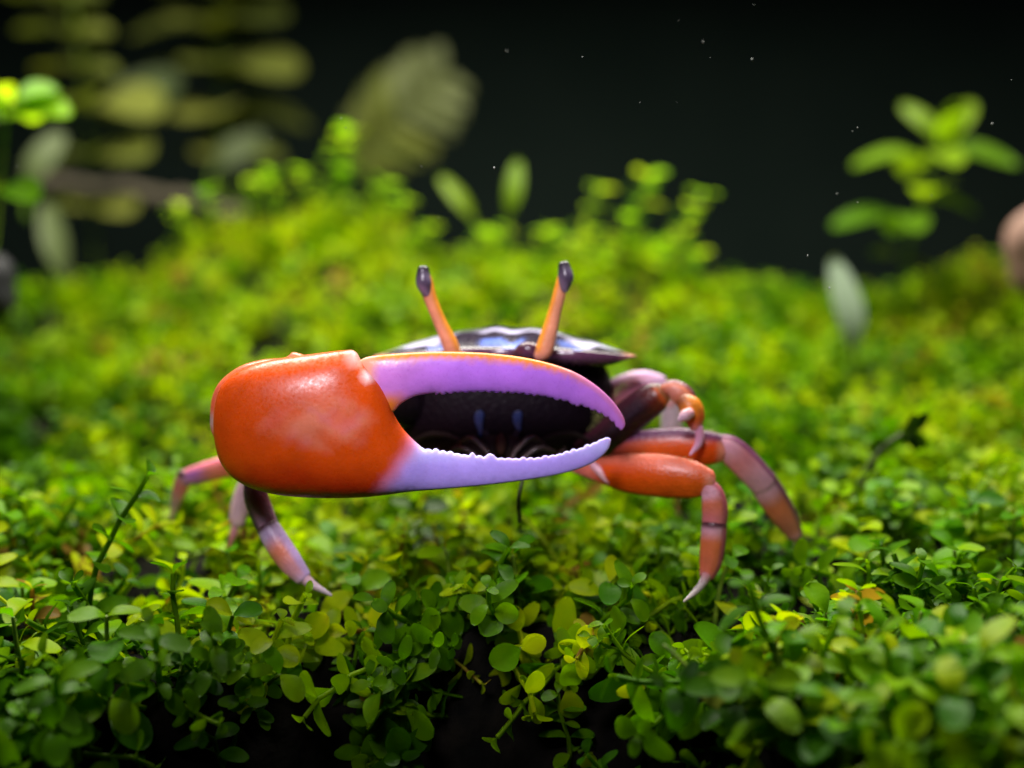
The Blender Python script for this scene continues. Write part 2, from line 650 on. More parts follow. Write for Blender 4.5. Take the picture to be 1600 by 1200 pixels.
def make_placements(y0, y1, density, rng, smin, smax, sink):
    pts = carpet_points(y0, y1, density, rng)
    z = H(pts[:, 0], pts[:, 1])
    res = []
    patch = bumps(pts[:, 0] * 1.7 + 9, pts[:, 1] * 1.7 - 4)
    e = front_edge(pts[:, 0])
    for (x, y), zz, pa, ee in zip(pts, z, patch, e):
        under = ee - y
        if under > 0.0 and rng.random() < min(0.97, 0.35 + under * 2.5):
            continue
        if under > 2.2:
            continue
        if any(abs(x - tx_) < 0.40 and -1.0 < y - ty_ < 0.10 for tx_, ty_ in TOES):
            continue
        vi = int(rng.integers(0, 10))
        tn = 0.50 + pa * 0.75 + rng.normal(0, 0.20) + 0.012 * min(10, max(0, y))
        tilt = 0.35
        tx = rng.normal(0, tilt) + (0.5 if under > 0 else 0.12)
        res.append((x, y, zz - sink, rng.uniform(0, 6.28), tx, rng.normal(0, tilt), rng.uniform(smin, smax), vi,
                    float(np.clip(tn, 0.05, 0.86)) if rng.random() > 0.03 else 1.05))
    return res


near_pl = make_placements(-5.4, 3.0, 15.0, rs, 0.7, 1.3, 0.24)
far_pl = make_placements(3.0, 13.5, 17.0, rs, 0.55, 0.95, 0.10)
bank = []
for k in range(90):
    x = rs.uniform(-4.2, 2.6)
    u_ = rs.uniform(0.0, 1.0) ** 2.2
    y = float(front_edge(x)) - u_ * 0.95
    if u_ > 0.55 and rs.random() < 0.45:
        continue
    bank.append((x, y, float(H(x, y)) - 0.12, rs.uniform(0, 6.28), 0.75 + rs.normal(0, 0.3), rs.normal(0, 0.4), rs.uniform(0.8, 1.35), int(rs.integers(0, 7)), float(np.clip(rs.normal(0.22, 0.12), 0.0, 0.5))))  # darker tint puts the shade of the bank into the leaf colour
for k in range(70):
    x = rs.uniform(-4.0, 2.4)
    u_ = rs.uniform(0.25, 1.0)
    y = float(front_edge(x)) - u_ * 1.1
    bank.append((x, y, float(H(x, y)) - 0.15, rs.uniform(0, 6.28), 0.8 + rs.normal(0, 0.3), rs.normal(0, 0.4), rs.uniform(0.8, 1.3), int(rs.integers(0, 7)), float(np.clip(rs.normal(0.0, 0.08), -0.1, 0.2))))  # darkest tint, painting in the deeper shade lower down the hollow
near_pl += bank
scatter('carpet_plant_mass', near_pl, VAR_HI, 'dense bright green small-leaved carpet around the crab')
scatter('carpet_plant_mass', far_pl, VAR_LO, 'blurred yellow-green small-leaved carpet rising behind the crab')

# ------------------------------------------------------------------ single sprigs in the sharp foreground
LEAF_MESH = []
for k, (tv, tf) in enumerate(LEAF_HI):
    LEAF_MESH.append([tv, tf, {}])


def leaf_mesh(k, mat):
    tv, tf, cache = LEAF_MESH[k]
    if mat.name not in cache:
        me = new_mesh('leaf', tv, tf)
        me.materials.append(mat)
        cache[mat.name] = me
    return cache[mat.name]


def add_leaf(root, p, dirn, nrm, ln, mat, k=None, wide=1.0, name='leaf'):
    k = random.randrange(4) if k is None else k
    o = bpy.data.objects.new(name, leaf_mesh(k, mat))
    COL.objects.link(o)
    o.parent = root
    Bm = basis(dirn, nrm)
    M = Matrix(((Bm[0, 0] * ln * wide, Bm[0, 1] * ln, Bm[0, 2] * ln, p[0]),
                (Bm[1, 0] * ln * wide, Bm[1, 1] * ln, Bm[1, 2] * ln, p[1]),
                (Bm[2, 0] * ln * wide, Bm[2, 1] * ln, Bm[2, 2] * ln, p[2]), (0, 0, 0, 1)))
    o.matrix_local = M
    return o


def add_stem(root, pts, r0, r1, mat, name='stem', sides=7):
    n = max(4, len(pts) * 3)
    v, f, _ = tube(pts, [lerp(r0, r1, k / (len(pts) - 1)) for k in range(len(pts))], n, sides, 1.0)
    return link(name, new_mesh(name, v, f), mat, root)


def sprig(label, loc, height, nodes, lean_dir, leaf_len, rng, group=None, mat=None, stem=None, name='carpet_sprig', leaf_top=1.0):
    root = thing(name, label, 'plant', loc, group)
    mat = mat or M_NEAR
    d = np.array(lean_dir, float)
    d /= np.linalg.norm(d)
    p = np.zeros(3)
    pts = [p.copy()]
    step = height / nodes
    roll = rng.uniform(0, 3.14)
    for k in range(nodes):
        d = d + rng.normal(0, 0.10, 3)
        d /= np.linalg.norm(d)
        p = p + d * step
        pts.append(p.copy())
        roll += math.pi / 2 + rng.normal(0, 0.2)
        fr = basis(d, (0.3, 0.2, 1.0) if abs(d[2]) < 0.9 else (1, 0, 0))
        top = k == nodes - 1
        for s in (0, math.pi):
            a = roll + s + rng.normal(0, 0.15)
            out = fr[:, 0] * math.cos(a) + fr[:, 2] * math.sin(a)
            dirn = out + d * (rng.uniform(0.1, 0.5) if not top else rng.uniform(0.35, 0.8))
            ln = leaf_len * rng.uniform(0.85, 1.15) * (0.75 * leaf_top if top else 1.0)
            add_leaf(root, p, dirn, d - out * 0.25, ln, mat)
    add_stem(root, [tuple(q) for q in pts], 0.028, 0.018, stem or M_STEM)
    return root


hr = np.random.default_rng(21)
HEROES = [
    # px, py of the tip, height, nodes, lean, leaf, label
    (240, 872, 0.75, 3, (-0.1, -0.45, 1), 0.34, 'bright four-leaved sprig tip left of the lower left crab leg'),
    (345, 962, 0.8, 3, (0.15, -0.6, 1), 0.34, 'small rosette of round leaves below the lower left crab leg'),
    (140, 960, 0.9, 3, (0.35, -0.3, 1), 0.46, 'sprig of broad light green leaves near the left foreground edge'),
    (60, 1040, 0.8, 3, (-0.5, -0.4, 0.9), 0.42, 'sprig with long pale green leaf lying flat at far left'),
    (170, 1080, 0.8, 3, (0.3, -0.7, 0.7), 0.44, 'broad-leaved olive sprig over the dark hollow at lower left'),
    (430, 1040, 0.6, 2, (0.4, -0.6, 0.6), 0.36, 'shaded sprig at the left rim of the dark hollow'),
    (730, 895, 0.8, 3, (0.0, -0.75, 0.8), 0.44, 'cluster of large rounded leaves centred under the pincer'),
    (830, 985, 0.9, 3, (0.25, -0.9, 0.3), 0.42, 'deep green sprig hanging over the middle of the dark hollow'),
    (935, 880, 0.7, 3, (0.2, -0.6, 0.9), 0.40, 'tall oval-leaved sprig between pincer tip and near right leg'),
    (1045, 1010, 0.6, 3, (-0.2, -0.7, 0.7), 0.36, 'upright green sprig just below the near right crab foot'),
    (1185, 1005, 0.7, 3, (0.5, -0.6, 0.6), 0.42, 'sprig of wide pointed leaves right of the near right crab foot'),
    (1255, 882, 0.8, 3, (0.0, -0.4, 1), 0.32, 'bright cross-shaped sprig tip below the far right crab foot'),
    (1230, 1055, 0.8, 3, (0.1, -0.7, 0.8), 0.40, 'rounded leafy sprig in front of the right hollow edge'),
    (1335, 1060, 0.8, 3, (0.3, -0.5, 0.9), 0.38, 'sprig with two flat round leaves right of the pale leaf'),
    (1465, 1075, 0.85, 3, (-0.3, -0.6, 0.9), 0.36, 'sprig of stacked round leaves in the right foreground'),
    (1475, 1135, 0.9, 3, (0.5, -0.7, 0.6), 0.48, 'large-leaved sprig at the lower right corner with pale underside'),
    (1330, 1150, 0.7, 3, (0.0, -0.6, 0.8), 0.30, 'little pale sprig rosette low in the right foreground'),
    (1540, 950, 0.8, 3, (0.3, -0.4, 1), 0.34, 'small bright sprig near the right picture edge'),
    (1500, 1010, 0.8, 3, (-0.3, -0.4, 1), 0.33, 'light green sprig above the stacked round leaves at right'),
    (90, 740, 0.7, 3, (0.2, -0.3, 1), 0.30, 'small glossy sprig standing left of the outer left crab leg'),
    (1420, 1170, 0.7, 3, (-0.3, -0.7, 0.6), 0.40, 'shadowed sprig at the bottom edge right of centre'),
    (1000, 1080, 0.7, 3, (0.1, -0.9, 0.2), 0.38, 'dim sprig hanging in the shade below the near right foot'),
    (880, 1060, 0.8, 3, (0.0, -0.8, -0.3), 0.40, 'almost black sprig drooping deepest into the hollow'),
    (90, 1150, 0.8, 3, (0.2, -0.7, 0.5), 0.36, 'dim rounded sprig in the bottom left corner'),
]
for px, py, hgt, nn, lean, ll, lab in HEROES:
    g = ground_hit(px, py)
    dl = Vector(lean).normalized() * hgt
    # the tip stands where the photograph shows it, rooted in the carpet
    tip = P(px, py, g.y - 0.45)
    base = tip - dl
    sprig(lab, base, hgt, nn, lean, ll, hr)

# anonymous sprigs in the near carpet
tries = 0
made = 0
while made < 70 and tries < 600:
    tries += 1
    px = hr.uniform(-20, 1620)
    py = hr.uniform(800, 1190)
    g = ground_hit(px, py)
    if g is None or g.y < float(front_edge(g.x)) + 0.05 or g.y > 1.5:
        continue
    if abs(px - 1090) < 60 and py < 930:
        continue
    if abs(px - 450) < 70 and 800 < py < 930:
        continue
    if any(abs(g.x - tx_) < 0.55 and -1.5 < g.y - ty_ < 0.15 for tx_, ty_ in TOES):
        continue
    hgt = hr.uniform(0.5, 0.8)
    lean = (hr.normal(0, 0.35), -hr.uniform(0.1, 0.6), 1.0)
    sprig('small green leafy sprig growing out of the near carpet', (g.x, g.y, float(H(g.x, g.y)) - 0.12), hgt, 3, lean,
          hr.uniform(0.32, 0.44), hr, 'leafy sprigs of the near carpet')
    made += 1


def runner(label, pts, r, mat, leaves=(), leafmat=None, name='creeping_stem', cat='plant stem'):
    base = Vector(pts[0])
    root = thing(name, label, cat, base)
    add_stem(root, [tuple(Vector(p) - base) for p in pts], r, r * 0.75, mat)
    for (t, dirn, ln) in leaves:
        q = catmull([tuple(p) for p in pts], 41)[int(t * 40)]
        add_leaf(root, tuple(Vector(q) - base), dirn, (0, -0.5, 1), ln, leafmat or M_NEAR)
    return root


def on(px, py, dy=-0.25):
    g = ground_hit(px, py)
    return P(px, py, g.y + dy)


runner('pale green horizontal runner stem left of the centre hollow', [on(500, 918), on(560, 918), on(640, 922), on(715, 932)], 0.045, M_STEM,
       [(0.1, (-0.6, -0.2, 0.7), 0.34), (0.25, (0.2, -0.3, 1), 0.38), (0.27, (-0.1, -0.7, -0.7), 0.36), (0.55, (0.3, -0.4, 0.9), 0.3)])
runner('yellow-green runner stem slanting behind the lower left crab leg', [on(295, 872), on(350, 850), on(410, 835), on(465, 832)], 0.035, M_STEM,
       [(0.1, (-0.7, -0.3, 0.4), 0.3), (0.6, (0.1, -0.4, 1), 0.26)])
runner('thin pale stalk hanging below the small rosette', [on(315, 925), on(312, 960), on(295, 1000), on(280, 1050)], 0.018, M_STEM)
runner('long curved runner stem across the right carpet', [on(1340, 950), on(1380, 925), on(1440, 917), on(1515, 915)], 0.03, M_STEM,
       [(0.95, (0.7, -0.3, 0.6), 0.32), (0.6, (0.1, -0.4, 1), 0.24)])
runner('short yellow twiglet stem pointing down in the right carpet', [on(1416, 952), on(1430, 975), on(1452, 1010)], 0.03, M_STEM)
runner('dark thin runner stem in the left carpet', [on(20, 630), on(70, 680), on(130, 725), on(200, 770)], 0.022, M_DARKSTEM)
runner('dark thin runner stem beside the outer left crab leg', [on(120, 640), on(165, 690), on(210, 740)], 0.022, M_DARKSTEM)
runner('dark upright stem beneath the lower finger of the pincer', [P(812, 815, -0.3), P(810, 780, -0.35), P(818, 745, -0.3)], 0.025, M_DARKSTEM)

rr2 = random.Random(9)
for px, py, dx, dy in ((150, 830, 120, -40), (60, 900, 110, 30), (230, 1010, 90, -60), (560, 860, 110, 40), (840, 905, 110, 30), (1180, 920, 90, 70), (1290, 1000, 150, -20),
                       (1400, 880, 140, 20), (1480, 1000, 90, 60), (1230, 790, 110, -60), (1380, 820, 100, -30)):
    q0 = [on(px + dx * t, py + dy * t + rr2.uniform(-8, 8), -0.38) for t in (0, 0.33, 0.66, 1.0)]
    runner('thin creeping stem with tiny leaves crossing the near carpet', q0, rr2.uniform(0.014, 0.024), M_STEM if rr2.random() < 0.7 else M_DARKSTEM,
           [(t, (rr2.uniform(-1, 1), -0.4, rr2.uniform(0.2, 1)), rr2.uniform(0.16, 0.26)) for t in (0.2, 0.22, 0.5, 0.52, 0.8, 0.98)])['group'] = 'creeping stems of the near carpet'

# the pale fallen leaf and the dark sprig under the pincer
b = on(1082, 1052, -0.75)
root = thing('pale_leaf', 'single pale grey-green pointed leaf lying below the near right crab foot', 'leaf', b)
add_leaf(root, (0, 0, 0), (0.62, -0.35, -0.42), (-0.25, -0.85, 0.5), 0.40, M_PALE, 3, 1.2)
add_stem(root, [(0, 0, 0), (-0.1, 0.05, 0.1), (-0.22, 0.1, 0.2)], 0.02, 0.015, M_STEM)

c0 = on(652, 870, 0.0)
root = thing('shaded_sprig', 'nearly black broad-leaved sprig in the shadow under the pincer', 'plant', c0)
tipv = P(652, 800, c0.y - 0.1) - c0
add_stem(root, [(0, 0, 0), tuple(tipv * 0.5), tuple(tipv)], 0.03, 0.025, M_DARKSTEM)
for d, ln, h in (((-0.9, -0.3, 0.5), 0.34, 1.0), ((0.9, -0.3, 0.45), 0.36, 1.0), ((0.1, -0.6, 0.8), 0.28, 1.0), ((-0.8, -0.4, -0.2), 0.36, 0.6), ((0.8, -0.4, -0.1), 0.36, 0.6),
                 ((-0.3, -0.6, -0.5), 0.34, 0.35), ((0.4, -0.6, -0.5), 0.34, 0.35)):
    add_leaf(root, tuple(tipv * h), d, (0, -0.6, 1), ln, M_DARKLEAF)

c0 = on(1335, 780, -0.9)
root = thing('dark_sprig', 'dark withered sprig with tufted tip leaning right in the carpet', 'plant', c0)
q = [P(1335, 780, c0.y), P(1355, 735, c0.y), P(1385, 695, c0.y - 0.05), P(1425, 672, c0.y - 0.1)]
add_stem(root, [tuple(p - c0) for p in q], 0.045, 0.03, M_DARKSTEM)
for k in range(12):
    a = k * 2.4
    add_leaf(root, tuple(q[3] - c0 - Vector((0.012 * k, 0, 0.007 * k))), (0.7 + 0.3 * math.cos(a), 0.6 * math.sin(a), 0.2 + 0.75 * math.cos(a * 1.3)), (0, -1, 0.3), 0.17 + 0.05 * (k % 3), M_DARKLEAF, 3)
for t, s in ((q[1], 1), (q[2], -1)):
    add_leaf(root, tuple(t - c0), (0.6 * s, -0.3, 0.4), (0, -1, 0.3), 0.14, M_DARKLEAF, 3)

# air bubble on a leaf
m, nt, out = nodes_of('bubble_film')
gl = nt.nodes.new('ShaderNodeBsdfGlass')
gl.inputs['IOR'].default_value = 1.2
gl.inputs['Roughness'].default_value = 0.0
nt.links.new(gl.outputs[0], out.inputs['Surface'])
bv, bf = [], []
for i in range(13):
    ph = math.pi * i / 12
    for j in range(20):
        th = 2 * math.pi * j / 20
        k = 1 - 0.12 * (1 + math.cos(ph)) * 0 - (0.18 if i > 9 else 0) * (i - 9) / 3
        bv.append((0.055 * math.sin(ph) * math.cos(th), 0.055 * math.sin(ph) * math.sin(th), 0.055 * math.cos(ph) * k))
for i in range(12):
    for j in range(20):
        bf.append((i * 20 + j, (i + 1) * 20 + j, (i + 1) * 20 + (j + 1) % 20, i * 20 + (j + 1) % 20))
bub = link('air_bubble', new_mesh('air_bubble', bv, bf), m)
bub.location = on(868, 852, -0.45)
tag(bub, 'tiny clear air bubble clinging to leaves under the pincer', 'bubble')


# ------------------------------------------------------------------ plants and things further back
def pair_plant(label, name, stem_px, Y, levels, mat, leafk=0, stem_r=0.05, stem_mat=None, wide=1.0, group=None):
    """stem through pixel places at depth Y; levels: (px, py, left length cm, right length cm, lift)"""
    pts = [P(a, b_, Y) for a, b_ in stem_px]
    base = pts[0]
    root = thing(name, label, 'plant', base, group)
    add_stem(root, [tuple(p - base) for p in pts], stem_r, stem_r * 0.6, stem_mat or M_STEM)
    for (a, b_, l, r, lift) in levels:
        p = P(a, b_, Y) - base
        if l:
            add_leaf(root, tuple(p), (-1, random.uniform(-0.5, 0.5), lift + random.uniform(-0.14, 0.14)), (0, -0.45, 1), l, mat, leafk, wide)
        if r:
            add_leaf(root, tuple(p), (1, random.uniform(-0.5, 0.5), lift + random.uniform(-0.14, 0.14)), (0, -0.45, 1), r, mat, leafk, wide)
        s = max(l, r)
        add_leaf(root, tuple(p + Vector((0, 0, 0.04))), (random.uniform(-0.2, 0.2), -1, lift * 0.6), (0, 0, 1), s * 0.8, mat, leafk, wide)
        add_leaf(root, tuple(p + Vector((0, 0, 0.04))), (random.uniform(-0.2, 0.2), 1, lift * 0.6), (0, 0, 1), s * 0.8, mat, leafk, wide)
    return root


pair_plant('tall blurred stem plant with tiered olive leaves, right of two at upper left', 'stem_plant',
           [(365, 420), (352, 250), (345, 120), (345, -60)], 22.0,
           [(345, -12, 1.9, 1.7, 0.3), (340, 48, 2.3, 2.0, 0.25), (352, 110, 2.2, 2.1, 0.2), (350, 180, 1.7, 2.3, 0.05), (360, 240, 1.7, 1.4, 0.1)], M_OLIVE, 0, 0.06, None, 1.5)
pair_plant('tall blurred stem plant with tiered yellow-green leaves in upper left corner', 'stem_plant',
           [(150, 420), (140, 250), (125, 100), (105, -60)], 18.5,
           [(100, 8, 1.7, 1.0, 0.25), (118, 62, 1.4, 0.9, 0.2), (132, 112, 1.3, 0.8, 0.15), (140, 172, 1.6, 1.9, 0.1), (150, 250, 1.4, 1.6, 0.1), (150, 330, 1.2, 1.2, 0.1)], M_OLIVE, 2, 0.05, None, 1.3)
pair_plant('bright lime plant with drooping leaves cut off by the left edge', 'stem_plant',
           [(-20, 470), (-5, 330), (5, 230), (10, 160)], 6.0,
           [(5, 190, 0.6, 1.0, 0.25), (-5, 300, 0.6, 0.8, -0.1), (20, 165, 0.5, 0.7, 0.6)], M_LIME, 2, 0.05)
r_ = pair_plant('stem plant with paired fleshy leaves against the dark at right', 'stem_plant',
                [(1400, 480), (1420, 390), (1445, 300), (1475, 200)], 10.0,
                [(1448, 250, 1.3, 1.5, 0.06), (1412, 345, 1.35, 0.0, -0.02)], M_MIDLEAF, 0, 0.05, None, 0.75)
bb = r_.location
p = P(1440, 315, 10.0) - bb
add_leaf(r_, tuple(p), (0.1, -1, 0.35), (0, -0.3, 1), 0.85, M_LIME, 2, 1.3)
add_leaf(r_, tuple(p), (1, -0.2, 0.0), (0, -0.3, 1), 0.95, M_MIDLEAF, 0, 1.0)
p = P(1470, 225, 10.0) - bb
for d, ln in (((0.1, -0.75, 0.5), 0.62), ((-0.75, -0.1, 1.0), 0.75), ((0.75, 0.1, 1.0), 0.85), ((0.25, -0.5, 1), 0.6), ((-0.1, 0.6, 0.8), 0.6)):
    add_leaf(r_, tuple(p), d, (0, -1, 0.5), ln * 1.3, M_MIDLEAF if d[1] > -0.7 else M_LIME, 3 if d[1] > -0.3 else 2, 0.75)
p = P(1410, 405, 10.0) - bb
for d, ln in (((-0.8, -0.2, 0.3), 0.6), ((0.8, -0.2, -0.35), 0.7)):
    add_leaf(r_, tuple(p), d, (0, -0.4, 1), ln, M_OLIVE, 0, 1.0)

# feathery tuft in the middle background
Yt = 23.0
pts = [P(470, 420, Yt), P(545, 260, Yt), P(600, 205, Yt), P(690, 120, Yt)]
root = thing('feathery_stem', 'pale blurred feathery plant tip leaning right above the carpet', 'plant', pts[0])
add_stem(root, [tuple(q_ - pts[0]) for q_ in pts], 0.09, 0.05, M_OLIVE)
axis = (pts[3] - pts[2]).normalized()
for k in range(30):
    t = k / 29
    p = pts[1].lerp(pts[3], t)
    for s in (-1, 1):
        perp = Vector((-axis.z, 0, axis.x)) * s
        sp = 0.9 + 0.25 * random.random()
        dirn = perp * sp + axis * 0.75 + Vector((0, random.uniform(-0.7, 0.7), 0))
        add_leaf(root, tuple(p - pts[0]), tuple(dirn), (random.uniform(-0.3, 0.3), -0.8, 0.5), 1.28 * (0.45 + 0.75 * math.sin(math.pi * (0.15 + 0.75 * t))), M_PALE if t > 0.45 else M_OLIVE, 3, 0.75)


def tall_sprig(label, stem_px, Y, n, leaf_len, mat, name='tall_sprig'):
    pts = [P(a, b_, Y) for a, b_ in stem_px]
    base = pts[0]
    root = thing(name, label, 'plant', base)
    add_stem(root, [tuple(p - base) for p in pts], 0.05, 0.03, M_STEM)
    cs = catmull([tuple(p - base) for p in pts], n)
    for k, p in enumerate(cs):
        if k < 1:
            continue
        T = Vector(cs[min(n - 1, k + 1)] - cs[k - 1]).normalized()
        for s in range(3):
            a = k * 1.57 + s * 2.1 + random.uniform(-0.3, 0.3)
            o_ = Vector((math.cos(a), math.sin(a), 0))
            add_leaf(root, tuple(p), tuple(o_ + T * random.uniform(0.4, 1.0)), tuple(T - o_ * 0.3), leaf_len * random.uniform(0.8, 1.15), mat)
    return root


tall_sprig('blurred leafy shoot leaning right, leftmost of three beside the right eye', [(880, 420), (905, 370), (935, 300)], 9.5, 6, 0.30, M_LIME)
tall_sprig('tallest blurred leafy shoot behind the right eye', [(960, 430), (985, 360), (1015, 280)], 9.0, 8, 0.38, M_LIME)
tall_sprig('blurred thin shoot leaning right at the edge of the dark', [(1020, 440), (1055, 380), (1095, 305)], 8.5, 8, 0.28, M_LIME)
tall_sprig('blurred yellow-green shoot rising above the left mound', [(520, 330), (532, 280), (540, 215)], 10.0, 8, 0.42, M_LIME)


sr = random.Random(4)
for px, py, hh in ((285, 330, 60), (330, 300, 70), (385, 285, 60), (430, 275, 75), (480, 270, 60), (575, 290, 60), (610, 315, 50), (655, 360, 45), (735, 365, 60), (775, 360, 50),
                   (850, 365, 60), (900, 365, 65), (1035, 370, 60), (1070, 400, 50), (1150, 440, 45), (1210, 440, 40), (1490, 420, 55), (1545, 400, 60)):
    lean_ = sr.uniform(-12, 26)
    tall_sprig('blurred yellow-green shoot along the ragged back edge of the carpet', [(px, py + hh), (px + lean_ * 0.4, py + hh * 0.4), (px + lean_, py)], sr.uniform(9.0, 10.8), 6,
               sr.uniform(0.22, 0.34), M_LIME)['group'] = 'blurred shoots along the back edge'


def blade(label, pts_px, Y, ln, mat, wide=0.5, name='leaf_shape'):
    b0 = P(*pts_px[0], Y)
    b1 = P(*pts_px[1], Y)
    root = thing(name, label, 'leaf', b0)
    d = b1 - b0
    add_leaf(root, (0, 0, 0), tuple(d), (0.1, -1, 0.2), d.length, mat, 3, wide)
    add_stem(root, [(0, 0, -0.5), (0, 0, -0.2), tuple(d * 0.15)], 0.05, 0.03, M_STEM)
    return root


blade('narrow upright lime leaf against the dark between the eyes', [(792, 350), (812, 245)], 8.5, 1.2, M_MIDLEAF, 0.55)
blade('narrow arching dark green leaf above the left eye', [(745, 350), (690, 268)], 10.0, 1.2, M_MIDLEAF, 0.5)
blade('whitish leaf shape standing in for a pale upright smear under the right stem plant', [(1332, 560), (1322, 400)], 7.0, 1.5, M_SMEAR, 0.6)  # added leaf shape in place of a smear on the glass
blade('greyish leaf shape standing in for a curved glass reflection at the left edge', [(40, 300), (85, 200)], 12.0, 1.2, M_GHOST, 0.8)  # made-up leaf in place of a curved reflection in the glass
blade('dull grey-green leaf shape standing in for a glass reflection low at the left edge', [(110, 445), (60, 310)], 11.5, 1.5, M_GHOST, 0.6)  # no real leaf: added for a ghost reflection in the glass
blade('pale blurred leaf shape standing in for a glass reflection above the twig at upper left', [(330, 265), (405, 205)], 19.0, 1.3, M_GHOST, 0.9)  # leaf shape added to imitate a pale glass reflection
blade('pale blurred broad shape standing in for a glass reflection between the two tall stem plants', [(160, 200), (265, 105)], 20.0, 1.3, M_GHOST, 1.0)  # broad shape added where the glass shows a ghost edge

tp = [P(40, 285, 17), P(150, 292, 17), P(260, 308, 16.8), P(380, 334, 16.5)]
v, f, _ = tube(tp, [0.22, 0.17, 0.20, 0.15], 30, 12, 1.0)
v = [p + Vector((0, 0, 0.05 * math.sin(p.x * 4) + 0.03 * math.sin(p.x * 11 + p.y * 7))) for p in v]
tw = link('twig', new_mesh('twig', v, f), M_TWIG)
tag(tw, 'blurred brown twig slanting across the upper left background', 'twig')


def pebble(name, label, cat, c, r, mat, seed):
    rr = np.random.default_rng(seed)
    ph = rr.uniform(0, 6.28, 6)
    vv, ff = [], []
    n, m_ = 16, 22
    for i in range(n + 1):
        a = math.pi * i / n
        for j in range(m_):
            th = 2 * math.pi * j / m_
            d = np.array([math.sin(a) * math.cos(th), math.sin(a) * math.sin(th), math.cos(a)])
            k = 1 + 0.10 * math.sin(3 * d[0] + ph[0]) + 0.08 * math.sin(4 * d[1] + ph[1]) + 0.06 * math.sin(5 * d[2] + ph[2])
            vv.append((d[0] * r[0] * k, d[1] * r[1] * k, d[2] * r[2] * k))
    for i in range(n):
        for j in range(m_):
            ff.append((i * m_ + j, (i + 1) * m_ + j, (i + 1) * m_ + (j + 1) % m_, i * m_ + (j + 1) % m_))
    o = link(name, new_mesh(name, vv, ff), mat)
    o.location = c
    tag(o, label, cat)
    return o


pebble('dark_stone', 'blurred black stone cut off by the left edge', 'stone', P(-15, 445, 5.5), (0.35, 0.35, 0.42), M_STONE, 3)
pebble('pinkish_stone', 'blurred pinkish-brown stone cut off by the right edge', 'stone', P(1615, 390, 8.0), (0.48, 0.4, 0.8), M_PINKSTONE, 4)

# particles suspended in the dark water
SPECKS = [(1098, 65, 6), (1175, 93, 7), (792, 79, 6), (772, 262, 6), (1550, 194, 8), (1340, 200, 7), (1332, 205, 5), (1308, 303, 6), (1340, 316, 6), (1262, 400, 5),
          (1178, 8, 6), (910, 89, 4), (1060, 32, 3), (255, 123, 4), (533, 185, 4), (540, 200, 3), (658, 260, 3), (27, 260, 4), (1296, 450, 8), (1000, 160, 3), (685, 340, 3),
          (1580, 125, 3), (1530, 312, 3), (1110, 90, 3), (1057, 160, 3), (424, 216, 3), (1120, 402, 3), (1455, 305, 3)]
sv, sf = [], []
for px, py, s in SPECKS:
    c = P(px, py, random.uniform(-1.6, 0.6))
    r = s / 160 * 0.42
    o4 = len(sv)
    st = random.uniform(0.6, 1.6)
    for d in ((1, 0, 0), (-1, 0, 0), (0, 1, 0), (0, -1, 0), (0, 0, st), (0.3, 0, -st)):
        sv.append(c + Vector(d) * r * random.uniform(0.35, 0.75))
    for t in ((0, 2, 4), (2, 1, 4), (1, 3, 4), (3, 0, 4), (2, 0, 5), (1, 2, 5), (3, 1, 5), (0, 3, 5)):
        sf.append(tuple(o4 + i for i in t))
sp_ = link('floating_particles', new_mesh('floating_particles', sv, sf), M_SPECK)
tag(sp_, 'tiny pale specks floating in the dark water above the carpet', 'particles', kind='stuff')

# ------------------------------------------------------------------ the crab
ORANGE = (0.61, 0.068, 0.002)
DEEP = (0.46, 0.022, 0.002)
SALMON = (0.68, 0.24, 0.14)
LAV = (0.42, 0.31, 0.84)
VIO = (0.43, 0.15, 0.70)
PINKV = (0.55, 0.19, 0.60)
PINK = (0.72, 0.20, 0.22)
PALE = (0.74, 0.38, 0.46)
DARKP = (0.020, 0.005, 0.012)
BLACKP = (0.004, 0.002, 0.004)
crab_base = Vector((-0.1, 0.6, -0.1))
crab = thing('fiddler_crab', 'orange fiddler crab with one huge lavender-fingered pincer, standing on the green carpet', 'crab', crab_base)


def crab_part(name, v, f, cols, mat, parent=None):
    par = parent or crab
    base = crab_base
    vv = [Vector(p) - base for p in v] if par == crab or par.parent == crab else v
    o = link(name, new_mesh(name, vv, f, cols), mat, par)
    return o


def densify(poly, step):
    out = []
    n = len(poly)
    for i in range(n):
        a = np.array(poly[i], float)
        b_ = np.array(poly[(i + 1) % n], float)
        k = max(1, int(round(np.linalg.norm(b_ - a) / step)))
        for j in range(k):
            out.append(a + (b_ - a) * j / k)
    return np.array(out)


def smooth_closed(ctrl, n):
    """closed Catmull-Rom through control points, resampled; 'corner' points repeat"""
    ctrl = [np.array(c, float) for c in ctrl]
    m = len(ctrl)
    out = []
    for i in range(m):
        p0, p1, p2, p3 = ctrl[i - 1], ctrl[i], ctrl[(i + 1) % m], ctrl[(i + 2) % m]
        k = max(1, int(np.linalg.norm(p2 - p1) / n))
        for j in range(k):
            t = j / k
            out.append(0.5 * ((2 * p1) + (-p0 + p2) * t + (2 * p0 - 5 * p1 + 4 * p2 - p3) * t * t + (-p0 + 3 * p1 - 3 * p2 + p3) * t ** 3))
    return np.array(out)


def inside(poly, pts):
    x, y = pts[:, 0], pts[:, 1]
    res = np.zeros(len(pts), bool)
    n = len(poly)
    for i in range(n):
        x1, y1 = poly[i]
        x2, y2 = poly[(i + 1) % n]
        c = ((y1 > y) != (y2 > y)) & (x < (x2 - x1) * (y - y1) / (y2 - y1 + 1e-12) + x1)
        res ^= c
    return res


